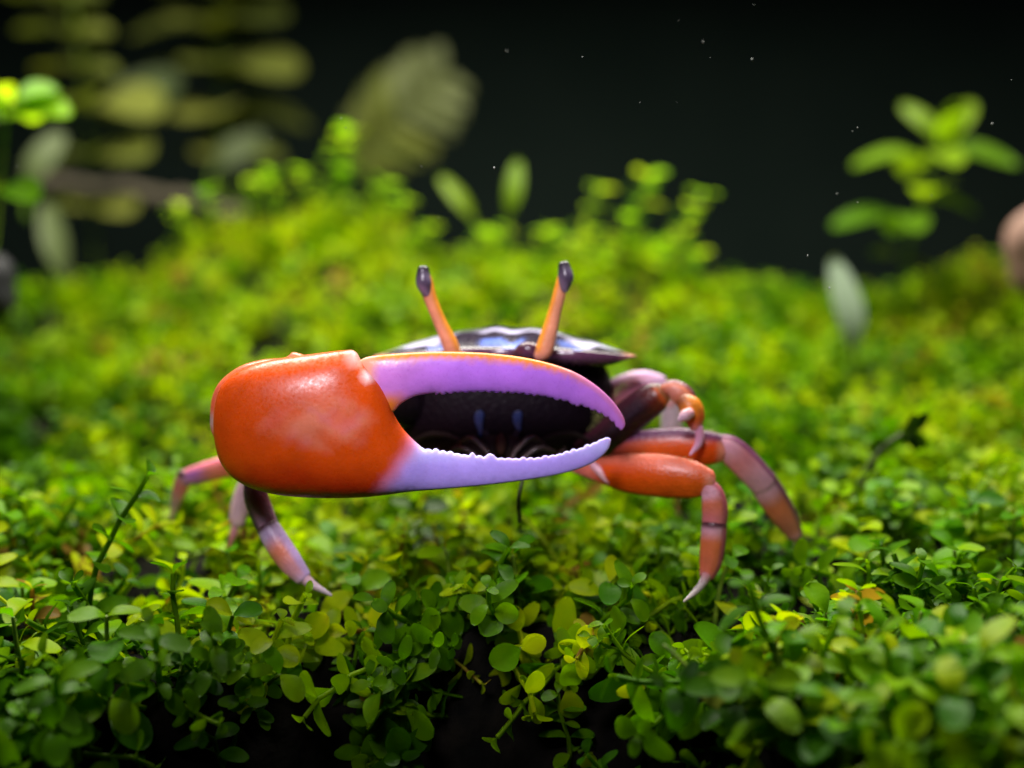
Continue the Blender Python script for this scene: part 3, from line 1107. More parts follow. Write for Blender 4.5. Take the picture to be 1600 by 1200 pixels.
def seg_dist(poly, pts):
    d = np.full(len(pts), 1e9)
    n = len(poly)
    for i in range(n):
        a = poly[i]
        b_ = poly[(i + 1) % n]
        ab = b_ - a
        t = np.clip(((pts - a) @ ab) / (ab @ ab + 1e-12), 0, 1)
        q_ = a + t[:, None] * ab
        d = np.minimum(d, np.hypot(*(pts - q_).T))
    return d


def inflate(poly, Yc, kf, kb, colf, grid=9.0, bend=None):
    """solid rounded body whose outline (picture units, measured on the plane Y = Yc) is poly: the membrane equation gives its thickness"""
    poly = np.asarray(poly, float)
    area = 0.5 * np.sum(poly[:, 0] * np.roll(poly[:, 1], -1) - np.roll(poly[:, 0], -1) * poly[:, 1])
    if area < 0:
        poly = poly[::-1].copy()
    n = len(poly)
    tang = np.roll(poly, -1, 0) - np.roll(poly, 1, 0)
    tang /= np.linalg.norm(tang, axis=1)[:, None] + 1e-9
    nrm = np.stack([-tang[:, 1], tang[:, 0]], 1)
    extra = []
    for off, skip in ((1.2, 1), (3.2, 1), (6.5, 2), (11.0, 3)):
        c = (poly + nrm * off)[::skip]
        ok = inside(poly, c)
        c = c[ok]
        c = c[seg_dist(poly, c) > off * 0.85]
        extra.append(c)
    lo, hi = poly.min(0), poly.max(0)
    g = np.stack(np.meshgrid(np.arange(lo[0], hi[0], grid), np.arange(lo[1], hi[1], grid)), -1).reshape(-1, 2)
    g = g + RNG.uniform(-0.2, 0.2, g.shape) * grid
    g = g[inside(poly, g)]
    g = g[seg_dist(poly, g) > 14.5]
    extra.append(g)
    pts = np.concatenate([poly] + extra)
    res = delaunay_2d_cdt([Vector(p) for p in pts], [(i, (i + 1) % n) for i in range(n)], [list(range(n))], 1, 1e-4)
    V2 = np.array([tuple(v_) for v_ in res[0]])
    tris = [tuple(t) for t in res[2] if len(t) == 3]
    bset = set()
    cnt = {}
    for t in tris:
        for a, b_ in ((t[0], t[1]), (t[1], t[2]), (t[2], t[0])):
            e = (min(a, b_), max(a, b_))
            cnt[e] = cnt.get(e, 0) + 1
    for (a, b_), c in cnt.items():
        if c == 1:
            bset.add(a)
            bset.add(b_)
    N_ = len(V2)
    K = np.zeros((N_, N_))
    F_ = np.zeros(N_)
    for t in tris:
        p = V2[list(t)]
        A = 0.5 * abs((p[1, 0] - p[0, 0]) * (p[2, 1] - p[0, 1]) - (p[2, 0] - p[0, 0]) * (p[1, 1] - p[0, 1])) + 1e-9
        bb_ = np.array([p[1, 1] - p[2, 1], p[2, 1] - p[0, 1], p[0, 1] - p[1, 1]])
        cc_ = np.array([p[2, 0] - p[1, 0], p[0, 0] - p[2, 0], p[1, 0] - p[0, 0]])
        ke = (np.outer(bb_, bb_) + np.outer(cc_, cc_)) / (4 * A)
        for i in range(3):
            F_[t[i]] += A / 3
            for j in range(3):
                K[t[i], t[j]] += ke[i, j]
    used = np.zeros(N_, bool)
    for t in tris:
        used[list(t)] = True
    isb = np.zeros(N_, bool)
    isb[list(bset)] = True
    fr = np.where(used & ~isb)[0]
    u = np.zeros(N_)
    u[fr] = np.linalg.solve(K[np.ix_(fr, fr)], F_[fr])
    h = np.sqrt(np.maximum(0, 2 * u))
    scale = 1.0 / ppc(Yc)
    verts, cols = [], []
    idf, idb = {}, {}
    for i in range(N_):
        if not used[i]:
            continue
        kf_ = kf(V2[i, 0], V2[i, 1]) if callable(kf) else kf
        yc = Yc + (bend(V2[i, 0], V2[i, 1]) if bend else 0.0)
        w = P(V2[i, 0], V2[i, 1], Yc)
        w = Vector((w.x, w.y + yc - Yc, w.z))
        c = colf(V2[i, 0], V2[i, 1], h[i])
        if isb[i]:
            idf[i] = idb[i] = len(verts)
            verts.append(w)
            cols.append(c)
        else:
            idf[i] = len(verts)
            verts.append(w + Vector((0, -h[i] * scale * kf_, 0)))
            cols.append(c)
            idb[i] = len(verts)
            verts.append(w + Vector((0, h[i] * scale * kb, 0)))
            cols.append(c)
    faces = []
    for t in tris:
        a, b_, c = t
        p = V2[list(t)]
        ccw = (p[1, 0] - p[0, 0]) * (p[2, 1] - p[0, 1]) - (p[2, 0] - p[0, 0]) * (p[1, 1] - p[0, 1])
        if ccw > 0:
            a, c = c, a
        # picture y points down: clockwise in picture space faces the viewer after the flip
        faces.append((idf[a], idf[b_], idf[c]))
        faces.append((idb[c], idb[b_], idb[a]))
    return verts, faces, cols


def teeth(p0s, spacing, amp, up, rng, big=()):
    """small rounded teeth along a polyline; up = direction of the teeth in picture y"""
    pts = catmull([(a, b_) for a, b_ in p0s], 220)
    out = []
    s = 0.0
    last = pts[0]
    tamp = rng.random(60)
    for p in pts:
        s += float(np.hypot(*(p - last)))
        last = p
        k = abs(math.sin(math.pi * s / spacing))
        a = amp * (k ** 0.7) * (0.45 + 0.9 * tamp[int(s / spacing) % 60])
        for bx, bw, ba in big:
            a += ba * max(0, 1 - abs(p[0] - bx) / bw)
        out.append((p[0], p[1] + up * a))
    return out


def noise2(x, y):
    return (math.sin(x * 0.031 + 1.3 * math.sin(y * 0.043)) + math.sin(y * 0.052 + 1.7 * math.sin(x * 0.027 + 2)) +
            0.6 * math.sin(x * 0.083 + y * 0.06) + 0.5 * math.sin(x * 0.11 - y * 0.13 + 1)) / 3.1


# palm with the fixed finger
palm_top = [tuple(p) for p in catmull([(345, 604), (362, 587), (390, 572), (425, 562), (480, 554), (540, 547), (556, 550), (566, 566), (582, 584), (598, 600), (608, 622), (614, 644), (628, 668), (644, 686),
                                        (658, 699)], 110)]
fing_up = teeth([(664, 703), (700, 709), (740, 716), (790, 721), (840, 722), (890, 714), (925, 704), (948, 694)], 11.5, 3.0, -1, RNG, [(766, 9, 7), (738, 7, 3)])
tip_bot = [(953, 692), (958, 694), (959, 700), (955, 711), (945, 722), (928, 733), (900, 743), (860, 751), (800, 758), (740, 763), (690, 766), (640, 769), (590, 775), (540, 778), (480, 777), (430, 772),
           (390, 761), (362, 744), (345, 722), (337, 696), (334, 668), (335, 640), (339, 619)]
sm = [tuple(p) for p in catmull(tip_bot, 170)]
palm_poly = palm_top + [tuple(p) for p in fing_up] + sm


def palm_col(x, y, h):
    n = noise2(x, y)
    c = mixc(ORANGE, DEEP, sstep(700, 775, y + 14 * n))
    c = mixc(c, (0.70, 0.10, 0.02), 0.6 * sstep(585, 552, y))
    # pale palm blotch: real mottling with a soft lamp highlight painted in
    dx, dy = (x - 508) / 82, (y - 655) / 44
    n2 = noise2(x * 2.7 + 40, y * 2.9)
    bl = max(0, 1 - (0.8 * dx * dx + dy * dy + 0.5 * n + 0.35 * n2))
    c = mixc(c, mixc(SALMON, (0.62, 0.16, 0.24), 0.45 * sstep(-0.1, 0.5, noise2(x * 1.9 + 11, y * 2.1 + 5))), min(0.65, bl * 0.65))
    # finger pigment
    fl = sstep(585, 660, x + 0.55 * (y - 735) + 10 * n)
    lav = mixc(LAV, (0.48, 0.44, 0.90), sstep(730, 706, y))
    mid = mixc((0.74, 0.22, 0.25), PINKV, 0.35)
    c = mixc(c, mid, sstep(0.0, 0.45, fl) * 0.85)
    c = mixc(c, lav, sstep(0.35, 1.0, fl))
    # pale joint corners
    c = mixc(c, (0.80, 0.45, 0.40), max(0, 1 - math.hypot(x - 556, y - 558) / 20))
    c = mixc(c, (0.9, 0.72, 0.72), max(0, 1 - math.hypot(x - 577, y - 586) / 15))
    return c


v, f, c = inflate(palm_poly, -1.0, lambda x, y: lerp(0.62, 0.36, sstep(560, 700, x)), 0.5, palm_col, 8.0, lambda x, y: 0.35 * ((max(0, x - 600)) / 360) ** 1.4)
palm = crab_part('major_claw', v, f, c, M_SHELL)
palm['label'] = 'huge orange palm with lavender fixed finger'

# movable finger
dact_up = [tuple(p) for p in catmull([(560, 600), (556, 578), (566, 561), (600, 554), (680, 550), (760, 553), (830, 563), (890, 581), (930, 604), (960, 631), (977, 655), (982, 670), (979, 679), (974, 681)], 150)]
dact_lo = teeth([(970, 676), (962, 664), (945, 652), (920, 641), (895, 632), (860, 624), (820, 617), (770, 613), (720, 613), (680, 614)], 12.0, 3.0, 1, RNG, [(902, 9, 5)])
dact_in = [tuple(p) for p in catmull([(679, 614), (650, 619), (628, 630), (612, 645), (590, 648), (570, 630)], 30)]
dact_poly = dact_up + [tuple(p) for p in dact_lo] + dact_in


def dact_col(x, y, h):
    n = noise2(x, y)
    ytop = np.interp(x, [556, 600, 680, 760, 830, 890, 930, 960, 980], [566, 554, 550, 553, 563, 581, 604, 631, 660])
    d = y - ytop
    c = mixc(PINKV, VIO, sstep(590, 740, x + 15 * n))
    c = mixc(c, PINKV, 0.7 * sstep(880, 985, x))
    c = mixc(c, (0.74, 0.22, 0.02), sstep(14, 5, d + 2 * n) * (1 - 0.75 * sstep(840, 960, x)))
    c = mixc(c, (0.74, 0.20, 0.02), sstep(650, 612, x) * sstep(604, 628, y))
    c = mixc(c, (0.78, 0.34, 0.20), sstep(598, 575, x))
    return c


v, f, c = inflate(dact_poly, -0.99, 0.42, 0.6, dact_col, 8.0, lambda x, y: 0.32 * ((max(0, x - 600)) / 360) ** 1.4)
crab_part('movable_finger', v, f, c, M_SHELL, palm)

# wrist segment behind the palm
wrist = smooth_closed([(328, 655), (331, 622), (344, 596), (374, 573), (410, 562), (446, 559), (456, 551), (470, 553), (520, 575), (540, 640), (480, 690), (400, 705), (345, 692), (331, 676)], 5)


def wrist_col(x, y, h):
    c = mixc((0.74, 0.13, 0.03), (0.75, 0.16, 0.10), 0.5 + 0.5 * noise2(x * 2, y * 2))
    return mixc(c, (0.55, 0.42, 0.36), max(0, 1 - math.hypot((x - 333) / 14, (y - 658) / 20)))


v, f, c = inflate(wrist, -0.72, 0.45, 0.6, wrist_col, 12.0)
crab_part('claw_wrist', v, f, c, M_SHELL, palm)
arm = [P(430, 630, -0.5), P(520, 625, -0.1), P(640, 625, 0.5)]
v, f, c = tube(arm, [0.34, 0.36, 0.3], 18, 16, 0.9, lambda t, a, b_: mixc((0.10, 0.02, 0.01), BLACKP, sstep(0.0, 0.3, t)))
crab_part('claw_arm', v, f, c, M_SHELL, palm)

# carapace
CX = P(789, 550, 0.3).x
ZM = P(789, 546, 0.2).z
NS, NV = 61, 30
verts, cols = [], []


def cara_point(s, vv, under=0.0):
    wv_ = np.interp(vv, [0, 0.06, 0.16, 0.4, 0.7, 1.0], [1.31, 1.345, 1.27, 1.16, 0.98, 0.72])
    x = CX + s * wv_
    a = abs(s)
    y = 0.12 + 0.10 * a ** 2 - 0.05 * math.cos(s * 9) * (1 - vv) * (a < 0.5) + vv * 1.75
    dome = math.sin(math.pi * min(1, 0.12 + vv * 0.86)) ** 0.8 - math.sin(math.pi * 0.12) ** 0.8
    z = ZM + 0.33 * dome * (1 - 0.92 * a ** 2.1) - 0.075 * a ** 2 - 0.16 * max(0, vv - 0.75)
    z += 0.012 * math.sin(s * 14 + vv * 6) * (1 - a) * math.sin(math.pi * vv)
    return Vector((x, y, z - under))


def cara_col(s, vv):
    n = 0.06 * math.sin(s * 11 + 1.5) + 0.05 * math.sin(s * 23)
    w_ = vv + n * 0.6
    a = abs(s)
    dark = (0.012, 0.005, 0.018)
    pale = (0.55, 0.52, 0.74)
    blue = (0.07, 0.12, 0.42)
    c = dark
    blm = max(sstep(0.20, 0.13, abs(s + 0.02)), 0.8 * sstep(0.11, 0.06, abs(s - 0.50)), 0.8 * sstep(0.11, 0.06, abs(s + 0.50)))
    if 0.05 < w_ < 0.15 and vv > 0.03:
        c = mixc(c, blue, blm)
    b1 = sstep(0.27, 0.29, w_) * sstep(0.37, 0.34, w_)
    b1 = max(b1, sstep(0.1, 0.14, w_) * sstep(0.30, 0.24, w_) * sstep(0.45, 0.6, a))
    c = mixc(c, pale, b1)
    c = mixc(c, dark, 0.9 * sstep(0.05, 0.03, abs(w_ - 0.37 - 0.05 * math.sin(s * 6))) * sstep(0.1, 0.3, a))
    b2 = sstep(0.60, 0.64, w_) * sstep(0.74, 0.70, w_)
    c = mixc(c, pale, b2 * 0.8)
    c = mixc(c, (0.55, 0.22, 0.16), sstep(0.86, 0.98, abs(s)) * sstep(0.35, 0.05, vv))
    c = mixc(c, (0.30, 0.10, 0.20), sstep(0.02, 0.0, vv) * 0.3)
    return c


fc = []
for k in range(2):
    for j in range(NV):
        for i in range(NS):
            s = -1 + 2 * i / (NS - 1)
            vv = j / (NV - 1)
            if k == 0:
                verts.append(cara_point(s, vv))
                cols.append(cara_col(s, vv))
            else:
                q_ = cara_point(s * 0.965, 0.04 + vv * 0.92)
                verts.append(q_ - Vector((0, 0, 0.02 + 0.17 * (1 - abs(s) ** 5))))
                cols.append((0.012, 0.005, 0.010))
for j in range(NV - 1):
    for i in range(NS - 1):
        a = j * NS + i
        fc.append((a, a + 1, a + NS + 1, a + NS))
        b_ = NS * NV + a
        fc.append((b_ + NS, b_ + NS + 1, b_ + 1, b_))
rim = [i for i in range(NS)] + [j * NS + NS - 1 for j in range(1, NV)] + [(NV - 1) * NS + i for i in range(NS - 2, -1, -1)] + [j * NS for j in range(NV - 2, 0, -1)]
for k in range(len(rim)):
    a, b_ = rim[k], rim[(k + 1) % len(rim)]
    fc.append((b_, a, a + NS * NV, b_ + NS * NV))
ca = crab_part('carapace', verts, fc, cols, M_CARA)
ca['label'] = 'dark carapace with pale blue and white stripes'

# body under the carapace: face, flanks and belly
verts, cols, fc = [], [], []
A, Bn = 72, 36
zc = ZM - 0.62
for i in range(Bn + 1):
    ph = math.pi * i / Bn
    for j in range(A):
        th = 2 * math.pi * j / A
        cx, sx = math.cos(th), math.sin(th)
        sp_e = 0.75
        ex = math.copysign(abs(cx) ** sp_e, cx)
        ey = math.copysign(abs(sx) ** sp_e, sx)
        zz = math.cos(ph)
        rr = math.sin(ph) ** 0.6
        x = CX - 0.06 * (1 - zz) + ex * rr * (1.18 + 0.07 * zz)
        y = 0.98 + ey * rr * (0.80 - 0.05 * zz)
        z = zc + zz * 0.70
        verts.append(Vector((x, y, z)))
        c = mixc((0.006, 0.0025, 0.004), BLACKP, sstep(-0.6, 0.0, zz))
        c = mixc(c, (0.045, 0.028, 0.02), sstep(-0.35, -0.75, zz) * 0.8)
        cols.append(c)
for i in range(Bn):
    for j in range(A):
        fc.append((i * A + j, (i + 1) * A + j, (i + 1) * A + (j + 1) % A, i * A + (j + 1) % A))
body = crab_part('body', verts, fc, cols, M_BODY)


def blob(ctrl, Yc, kf, kb, color, mat, name, parent, step=4):
    poly = smooth_closed(ctrl, step)
    v_, f_, c_ = inflate(poly, Yc, kf, kb, lambda x, y, h: mixc(color, tuple(q_ * 0.55 for q_ in color), 0.5 + 0.5 * noise2(x * 4, y * 4)), 8.0)
    return crab_part(name, v_, f_, c_, mat, parent)


BLUE = (0.005, 0.016, 0.075)
BROWN = (0.028, 0.019, 0.015)
for cxp in (748, 808):
    blob([(cxp - 7, 657), (cxp - 6, 646), (cxp + 1, 641), (cxp + 8, 645), (cxp + 7, 657), (cxp + 6, 672), (cxp + 2, 684), (cxp - 3, 668)], 0.15, 0.12, 0.2, BLUE, M_LEG, 'blue_patch', body)
for s in (-1, 1):
    m_ = lambda x: 783 + s * x
    blob([(m_(6), 682), (m_(30), 684), (m_(62), 688), (m_(78), 700), (m_(70), 722), (m_(40), 736), (m_(10), 734)], 0.12, 0.45, 0.4, BROWN, M_BODY, 'mouth_plate', body)
    blob([(m_(22), 672), (m_(30), 674), (m_(26), 686), (m_(12), 698), (m_(6), 696), (m_(14), 684)], 0.13, 0.3, 0.3, (0.02, 0.016, 0.022), M_BODY, 'mouth_palp', body)
    ridge = [P(m_(60), 688, 0.10), P(m_(85), 680, 0.12), P(m_(112), 679, 0.2), P(m_(140), 690, 0.34)]
    v, f, c = tube(ridge, [0.02, 0.03, 0.03, 0.015], 20, 8, 1.0, lambda t, a, b_: (0.024, 0.018, 0.015))
    crab_part('eye_socket_ridge', v, f, c, M_BODY, body)
for s in (-1, 1):
    m_ = lambda x: 783 + s * x
    for x0, y0, x1, y1, x2, y2, w in ((66, 694, 46, 684, 24, 704, 0.035), (84, 706, 60, 700, 34, 716, 0.03), (40, 690, 26, 700, 14, 722, 0.03), (100, 700, 92, 712, 84, 726, 0.035), (52, 712, 40, 722, 20, 728, 0.028)):
        v, f, c = tube([P(m_(x0), y0, 0.12), P(m_(x1), y1, 0.02), P(m_(x2), y2, -0.02)], [w * 0.7, w, w * 0.5], 14, 8, 0.9,
                       lambda t, a, b_: mixc((0.035, 0.024, 0.02), (0.14, 0.105, 0.085), sstep(0.5, 1, t) * 0.7 + 0.3 * max(0, a)))
        crab_part('mouth_palp', v, f, c, M_LEG, body)
blob([(776, 684), (783, 676), (790, 684), (790, 702), (783, 712), (776, 702)], 0.06, 0.5, 0.4, (0.06, 0.03, 0.018), M_BODY, 'mouth_wedge', body)

# fringe of hairs on the right flank
hv, hf = [], []
for k in range(90):
    px = random.uniform(918, 950)
    py = random.uniform(640, 690)
    a0 = P(px - 8, py, 0.45)
    a1 = a0 + Vector((random.uniform(0.05, 0.16), random.uniform(-0.15, 0.0), random.uniform(-0.02, 0.10)))
    o4 = len(hv)
    hv += [a0 + Vector((0, 0, 0.004)), a0 - Vector((0, 0, 0.004)), a0 + Vector((0, 0.006, 0)), a1]
    hf += [(o4, o4 + 1, o4 + 3), (o4 + 1, o4 + 2, o4 + 3), (o4 + 2, o4, o4 + 3)]
for k in range(40):
    px = random.uniform(958, 985)
    py = 614 + (px - 958) * -0.7 + random.uniform(-6, 12)
    a0 = P(px, py, 0.25)
    a1 = a0 + Vector((random.uniform(-0.02, 0.06), -0.06, random.uniform(0.03, 0.08)))
    o4 = len(hv)
    hv += [a0 + Vector((0.003, 0, 0)), a0 - Vector((0.003, 0, 0)), a0 + Vector((0, 0.005, 0)), a1]
    hf += [(o4, o4 + 1, o4 + 3), (o4 + 1, o4 + 2, o4 + 3), (o4 + 2, o4, o4 + 3)]
fr_ = crab_part('hair_fringe', hv, hf, None, M_HAIR, body)
fr_['kind'] = 'stuff'


# eyes on stalks
def eyestalk(stem, radii, eye, eye_r, edge):
    pts = [P(*q_) for q_ in stem]
    v_, f_, c_ = tube(pts, radii, 26, 14, 0.9, lambda t, a, b_: mixc(mixc((0.70, 0.30, 0.16), (0.78, 0.30, 0.02), sstep(-0.1, 0.9, a * edge)), (0.62, 0.28, 0.22), sstep(0.25, 0.0, t)))
    st_ = crab_part('eyestalk', v_, f_, c_, M_LEG)
    pts = [P(*q_) for q_ in eye]
    v_, f_, c_ = tube(pts, eye_r, 18, 16, 0.95,
                      lambda t, a, b_: mixc(mixc((0.07, 0.05, 0.085), (0.17, 0.14, 0.21), 0.5 + 0.5 * math.sin(t * 9 + a * 2)), (0.012, 0.005, 0.014), sstep(0.55, 0.9, t)))
    crab_part('eye', v_, f_, c_, M_EYE, st_)


eyestalk([(709, 556, 0.10), (702, 535, 0.05), (686, 500, 0.02), (673, 468, 0.0), (665, 440, 0.0), (661, 422, 0.0)], [0.085, 0.078, 0.064, 0.066, 0.07, 0.045],
         [(667, 460, -0.03), (662, 442, -0.045), (661, 420, -0.02)], [0.044, 0.075, 0.056], 1)
eyestalk([(840, 556, 0.02), (850, 547, 0.0), (858, 520, 0.0), (866, 490, 0.0), (875, 455, 0.0), (881, 420, 0.0)], [0.06, 0.088, 0.078, 0.066, 0.062, 0.045],
         [(882, 453, -0.03), (884, 434, -0.05), (881, 413, -0.02)], [0.042, 0.076, 0.056], -1)
# dark eye-socket lobes at the stalk roots
v, f, c = tube([P(800, 556, 0.1), P(822, 548, 0.05), P(846, 552, 0.05)], [0.03, 0.09, 0.07], 16, 10, 0.8, lambda t, a, b_: (0.06, 0.018, 0.035))
crab_part('eye_socket_ridge', v, f, c, M_CARA, ca)


# legs ----------------------------------------------------------------
def leg(segments, label=None, name='leg'):
    """segments: (name, [(px,py,Y)...], [width px...], flat, color function)"""
    root = bpy.data.objects.new(name, None)
    COL.objects.link(root)
    root.parent = crab
    root.empty_display_size = 0.1
    if label:
        root['label'] = label
    for nm, pts, wd, fl, cf in segments:
        w = [P(*q_) for q_ in pts]
        r = [0.5 * a / ppc(pts[k][2]) for k, a in enumerate(wd)]
        if nm in ('shin', 'toe', 'knee'):
            cf = (lambda g_: (lambda t, a, b_: mixc((0.10, 0.03, 0.04), g_(t, a, b_), sstep(0.08, 0.15, t) if t < 0.5 else 1 - 0.55 * sstep(0.9, 0.97, t))))(cf)
        v_, f_, c_ = tube(w, r, 34, 22, fl, cf, keel=0.10)
        o_ = crab_part(nm, v_, f_, c_, M_LEG, root)
        if nm == 'thigh' and pts[0][0] > 800 and len(pts) > 4:
            hv_, hf_ = [], []
            for k_ in range(46):
                t_ = random.uniform(0.3, 0.95)
                c_ = catmull([tuple(q_) for q_ in w], 60)
                rad_ = catmull([(q_,) for q_ in r], 60)
                i_ = int(t_ * 59)
                sd_ = 1 if random.random() < 0.75 else -1
                a0 = Vector(c_[i_]) + Vector((0, random.uniform(-0.03, 0.03), sd_ * float(rad_[i_][0]) * 0.99))
                a1 = a0 + Vector((random.uniform(0.0, 0.04), random.uniform(-0.02, 0.02), sd_ * random.uniform(0.02, 0.05)))
                n_ = len(hv_)
                hv_ += [a0 + Vector((0.003, 0, 0)), a0 - Vector((0.003, 0, 0)), a0 + Vector((0, 0.004, 0)), a1]
                hf_ += [(n_, n_ + 1, n_ + 3), (n_ + 1, n_ + 2, n_ + 3), (n_ + 2, n_, n_ + 3)]
            crab_part('bristles', hv_, hf_, None, M_HAIR, root)['kind'] = 'stuff'
    return root


def grad(*stops, edge=None, edge_side=1, edge_from=0.45, edge_w=0.35, ridge=None):
    def fn(t, a, b_):
        c = stops[-1][1]
        for (t0, c0), (t1, c1) in zip(stops, stops[1:]):
            if t <= t1:
                c = mixc(c0, c1, sstep(t0, t1, t))
                break
        if edge:
            c = mixc(c, edge, sstep(edge_from, edge_from + edge_w, -a * edge_side) * 0.95)
        return c
    return fn


# near right walking leg (brightest)
leg([('thigh', [(885, 722, 0.25), (930, 733, 0.10), (975, 739, -0.05), (1030, 743, -0.2), (1080, 749, -0.3), (1108, 753, -0.35)], [22, 34, 56, 64, 56, 38], 0.6,
      grad((0, PINK), (0.22, (0.62, 0.15, 0.10)), (0.34, ORANGE), (0.84, (0.66, 0.10, 0.006)), (0.95, SALMON), (1, PINK), edge=(0.66, 0.15, 0.08))),
     ('knee', [(1098, 752, -0.35), (1112, 770, -0.37), (1117, 795, -0.38), (1116, 822, -0.38)], [20, 32, 38, 36], 0.75,
      grad((0, PINK), (0.35, PALE), (0.55, (0.72, 0.19, 0.10)), (0.85, PINK), (1, PALE), edge=(0.42, 0.09, 0.12))),
     ('shin', [(1116, 819, -0.39), (1114, 850, -0.40), (1110, 880, -0.42), (1104, 901, -0.44)], [37, 37, 33, 22], 0.75,
      grad((0, PALE), (0.12, PALE), (0.35, (0.74, 0.18, 0.06)), (0.75, (0.70, 0.17, 0.08)), (1, PINK), edge=(0.40, 0.08, 0.12))),
     ('toe', [(1106, 896, -0.44), (1096, 914, -0.58), (1083, 928, -0.72), (1068, 940, -0.86)], [17, 13, 10, 3], 0.8,
      grad((0, PINK), (0.4, (0.5, 0.42, 0.42)), (1, (0.62, 0.55, 0.5))))],
    'bright orange near leg with pink lower segments')
# second right walking leg
leg([('thigh', [(900, 705, 0.6), (950, 703, 0.4), (1000, 698, 0.25), (1060, 697, 0.15), (1105, 700, 0.1), (1128, 700, 0.1)], [26, 34, 46, 54, 50, 40], 0.6,
      grad((0, DARKP), (0.3, (0.26, 0.04, 0.02)), (0.5, (0.62, 0.10, 0.01)), (0.8, ORANGE), (0.9, SALMON), (1, PINK), edge=(0.06, 0.015, 0.07), edge_from=0.3, edge_w=0.5)),
     ('knee', [(1118, 690, 0.1), (1140, 702, 0.12), (1165, 725, 0.16), (1195, 757, 0.22)], [26, 40, 43, 41], 0.75,
      grad((0, PALE), (0.3, PALE), (0.55, (0.72, 0.26, 0.28)), (0.85, PALE), (1, PALE), edge=(0.14, 0.03, 0.10), edge_from=0.6, edge_w=0.3)),
     ('shin', [(1192, 754, 0.22), (1210, 782, 0.29), (1228, 810, 0.36), (1243, 836, 0.42)], [42, 42, 36, 24], 0.75,
      grad((0, PALE), (0.15, PALE), (0.4, (0.78, 0.22, 0.09)), (0.8, (0.72, 0.24, 0.14)), (1, PALE), edge=(0.12, 0.03, 0.08), edge_from=0.55, edge_w=0.3)),
     ('toe', [(1242, 832, 0.42), (1247, 848, 0.45), (1246, 862, 0.48), (1242, 876, 0.5)], [14, 11, 7, 3], 0.8, grad((0, PALE), (1, (0.5, 0.4, 0.4))))],
    'orange and dark purple leg reaching far right')
# third right leg, behind
leg([('thigh', [(930, 632, 1.0), (970, 612, 0.95), (1005, 601, 0.9), (1035, 600, 0.85)], [30, 44, 42, 26], 0.7,
      grad((0, PINK), (0.5, (0.72, 0.30, 0.42)), (1, (0.62, 0.42, 0.60)), edge=(0.5, 0.3, 0.5), edge_from=0.6)),
     ('knee', [(1028, 598, 0.9), (1040, 610, 0.95), (1047, 630, 1.0)], [18, 26, 26], 0.8, grad((0, (0.6, 0.3, 0.3)), (0.5, (0.75, 0.5, 0.3)), (1, PALE))),
     ('shin', [(1046, 622, 1.0), (1049, 650, 1.05), (1050, 690, 1.1), (1052, 730, 1.15)], [26, 31, 28, 22], 0.75, grad((0, (0.5, 0.42, 0.45)), (1, (0.66, 0.55, 0.6)))),
     ('toe', [(1052, 726, 1.15), (1055, 770, 1.2), (1060, 805, 1.25)], [15, 10, 3], 0.8, grad((0, PALE), (1, (0.5, 0.4, 0.4))))],
    'pale pink rear leg folded behind the small pincer')
# small right pincer arm
BRN = (0.20, 0.055, 0.02)
mc = leg([('arm', [(905, 712, 0.45), (940, 690, 0.35), (985, 650, 0.2), (1022, 622, 0.1), (1034, 614, 0.08)], [40, 46, 50, 46, 34], 0.8,
           grad((0, BLACKP), (0.6, (0.016, 0.005, 0.008)), (0.74, (0.10, 0.015, 0.008)), (0.88, (0.50, 0.09, 0.010)), (0.94, (0.34, 0.12, 0.04)), (1, BRN), edge=(0.05, 0.012, 0.02), edge_from=0.6)),
          ('wrist', [(1036, 607, 0.05), (1052, 608, 0.02), (1068, 619, 0.0), (1076, 634, 0.0)], [16, 28, 32, 26], 0.8,
           grad((0, (0.5, 0.12, 0.05)), (0.35, (0.70, 0.26, 0.18)), (0.75, (0.66, 0.18, 0.06)), (1, (0.35, 0.10, 0.03)), edge=(0.12, 0.03, 0.06), edge_from=0.6)),
          ('palm', [(1066, 624, -0.06), (1078, 636, -0.08), (1085, 652, -0.08), (1087, 668, -0.08)], [22, 34, 30, 18], 0.8,
           grad((0, (0.25, 0.07, 0.03)), (0.4, (0.74, 0.24, 0.02)), (0.7, (0.60, 0.10, 0.02)), (1, (0.6, 0.2, 0.2)))),
          ('pincer_finger', [(1087, 655, -0.08), (1092, 672, -0.09), (1092, 692, -0.10), (1078, 711, -0.11)], [15, 13, 12, 3], 0.8, grad((0, (0.66, 0.16, 0.1)), (0.35, (0.66, 0.30, 0.44)), (1, (0.62, 0.40, 0.56)))),
          ('pincer_finger', [(1080, 644, -0.2), (1070, 650, -0.22), (1062, 656, -0.22)], [15, 17, 8], 0.8, grad((0, (0.66, 0.34, 0.36)), (1, (0.62, 0.44, 0.56))))],
         'small dark-armed pincer with pale finger tips', name='minor_claw')
# little pale stub under the pincer tip
leg([('thigh', [(925, 725, 0.05), (938, 737, 0.0), (948, 750, -0.02), (956, 757, -0.02)], [10, 13, 9, 4], 0.8, grad((0, PALE), (0.5, (0.7, 0.4, 0.4)), (1, PINK)))],
    'small pale limb tip hanging beneath the pincer', name='mouth_feeler')
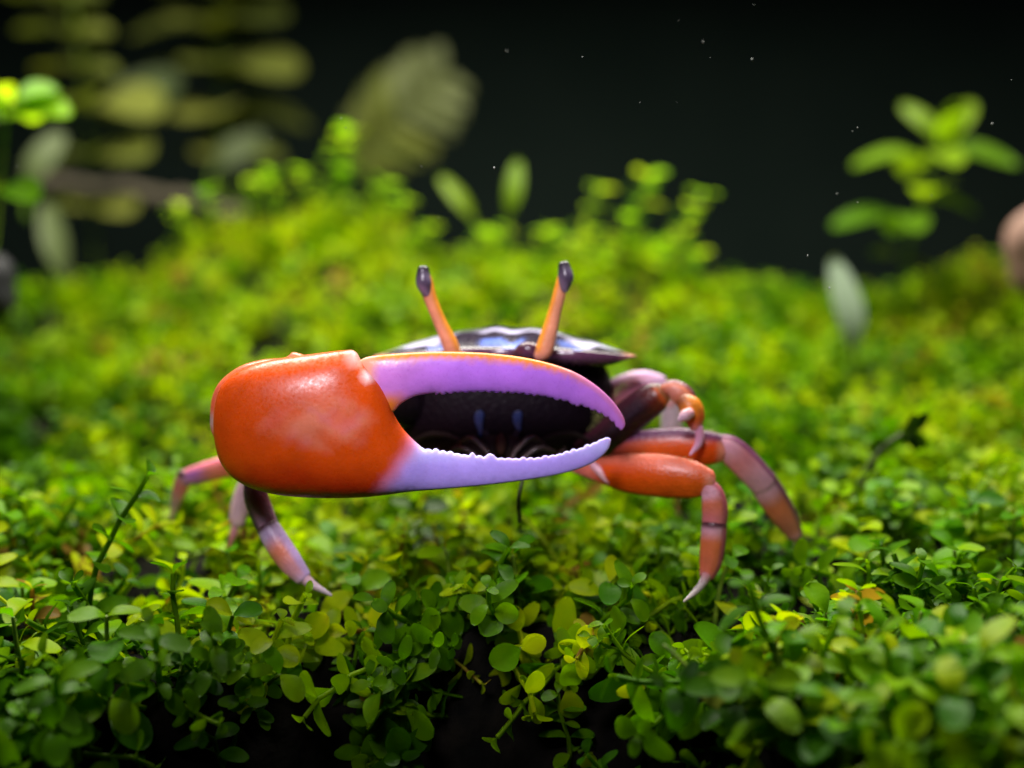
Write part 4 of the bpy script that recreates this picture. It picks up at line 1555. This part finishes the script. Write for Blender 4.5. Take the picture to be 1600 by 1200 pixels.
# left legs
leg([('thigh', [(520, 700, 1.0), (440, 705, 0.95), (380, 722, 0.9), (330, 735, 0.9), (288, 747, 0.9)], [34, 36, 33, 30, 24], 0.75,
      grad((0, DEEP), (0.45, ORANGE), (0.7, (0.70, 0.20, 0.14)), (0.85, PINKV), (1, PALE), edge=(0.72, 0.18, 0.25), edge_side=-1)),
     ('shin', [(290, 742, 0.9), (281, 764, 0.95), (274, 787, 1.0), (268, 810, 1.05)], [25, 21, 14, 4], 0.75, grad((0, PALE), (0.3, PINK), (0.7, (0.62, 0.42, 0.44)), (1, (0.6, 0.5, 0.5))))],
    'short pink outer left leg')
leg([('thigh', [(520, 690, 0.9), (450, 715, 0.8), (400, 745, 0.7)], [34, 36, 28], 0.8, grad((0, DEEP), (1, (0.6, 0.2, 0.2)))),
     ('shin', [(398, 735, 0.65), (384, 765, 0.6), (376, 790, 0.58), (369, 818, 0.56)], [24, 28, 28, 22], 0.75, grad((0, (0.4, 0.25, 0.3)), (0.5, (0.64, 0.42, 0.48)), (1, (0.62, 0.42, 0.46)))),
     ('toe', [(370, 812, 0.56), (364, 835, 0.55), (358, 855, 0.55)], [14, 10, 3], 0.8, grad((0, PALE), (1, PINK)))],
    'pale pink middle left leg half hidden')
leg([('thigh', [(540, 700, 0.6), (470, 715, 0.3), (400, 745, -0.1)], [36, 40, 34], 0.8, grad((0, DEEP), (1, (0.4, 0.12, 0.12)))),
     ('knee', [(398, 742, -0.25), (400, 775, -0.3), (409, 802, -0.33), (420, 828, -0.36)], [30, 36, 36, 33], 0.75,
      grad((0, DARKP), (0.4, (0.24, 0.07, 0.10)), (0.8, (0.50, 0.26, 0.40)), (1, (0.60, 0.42, 0.62)), edge=(0.05, 0.012, 0.04), edge_side=-1)),
     ('shin', [(417, 822, -0.36), (434, 850, -0.42), (455, 880, -0.47), (474, 903, -0.5)], [34, 38, 36, 26], 0.75,
      grad((0, (0.52, 0.38, 0.62)), (0.2, (0.55, 0.40, 0.62)), (0.45, (0.78, 0.24, 0.14)), (0.75, (0.70, 0.32, 0.36)), (1, (0.64, 0.46, 0.70)), edge=(0.60, 0.44, 0.74), edge_side=1)),
     ('toe', [(472, 900, -0.5), (486, 912, -0.53), (500, 920, -0.55), (518, 930, -0.57)], [20, 15, 10, 4], 0.8, grad((0, PALE), (0.5, (0.6, 0.45, 0.5)), (1, (0.62, 0.55, 0.6))))],
    'purple and orange lower left leg with pointed toe')
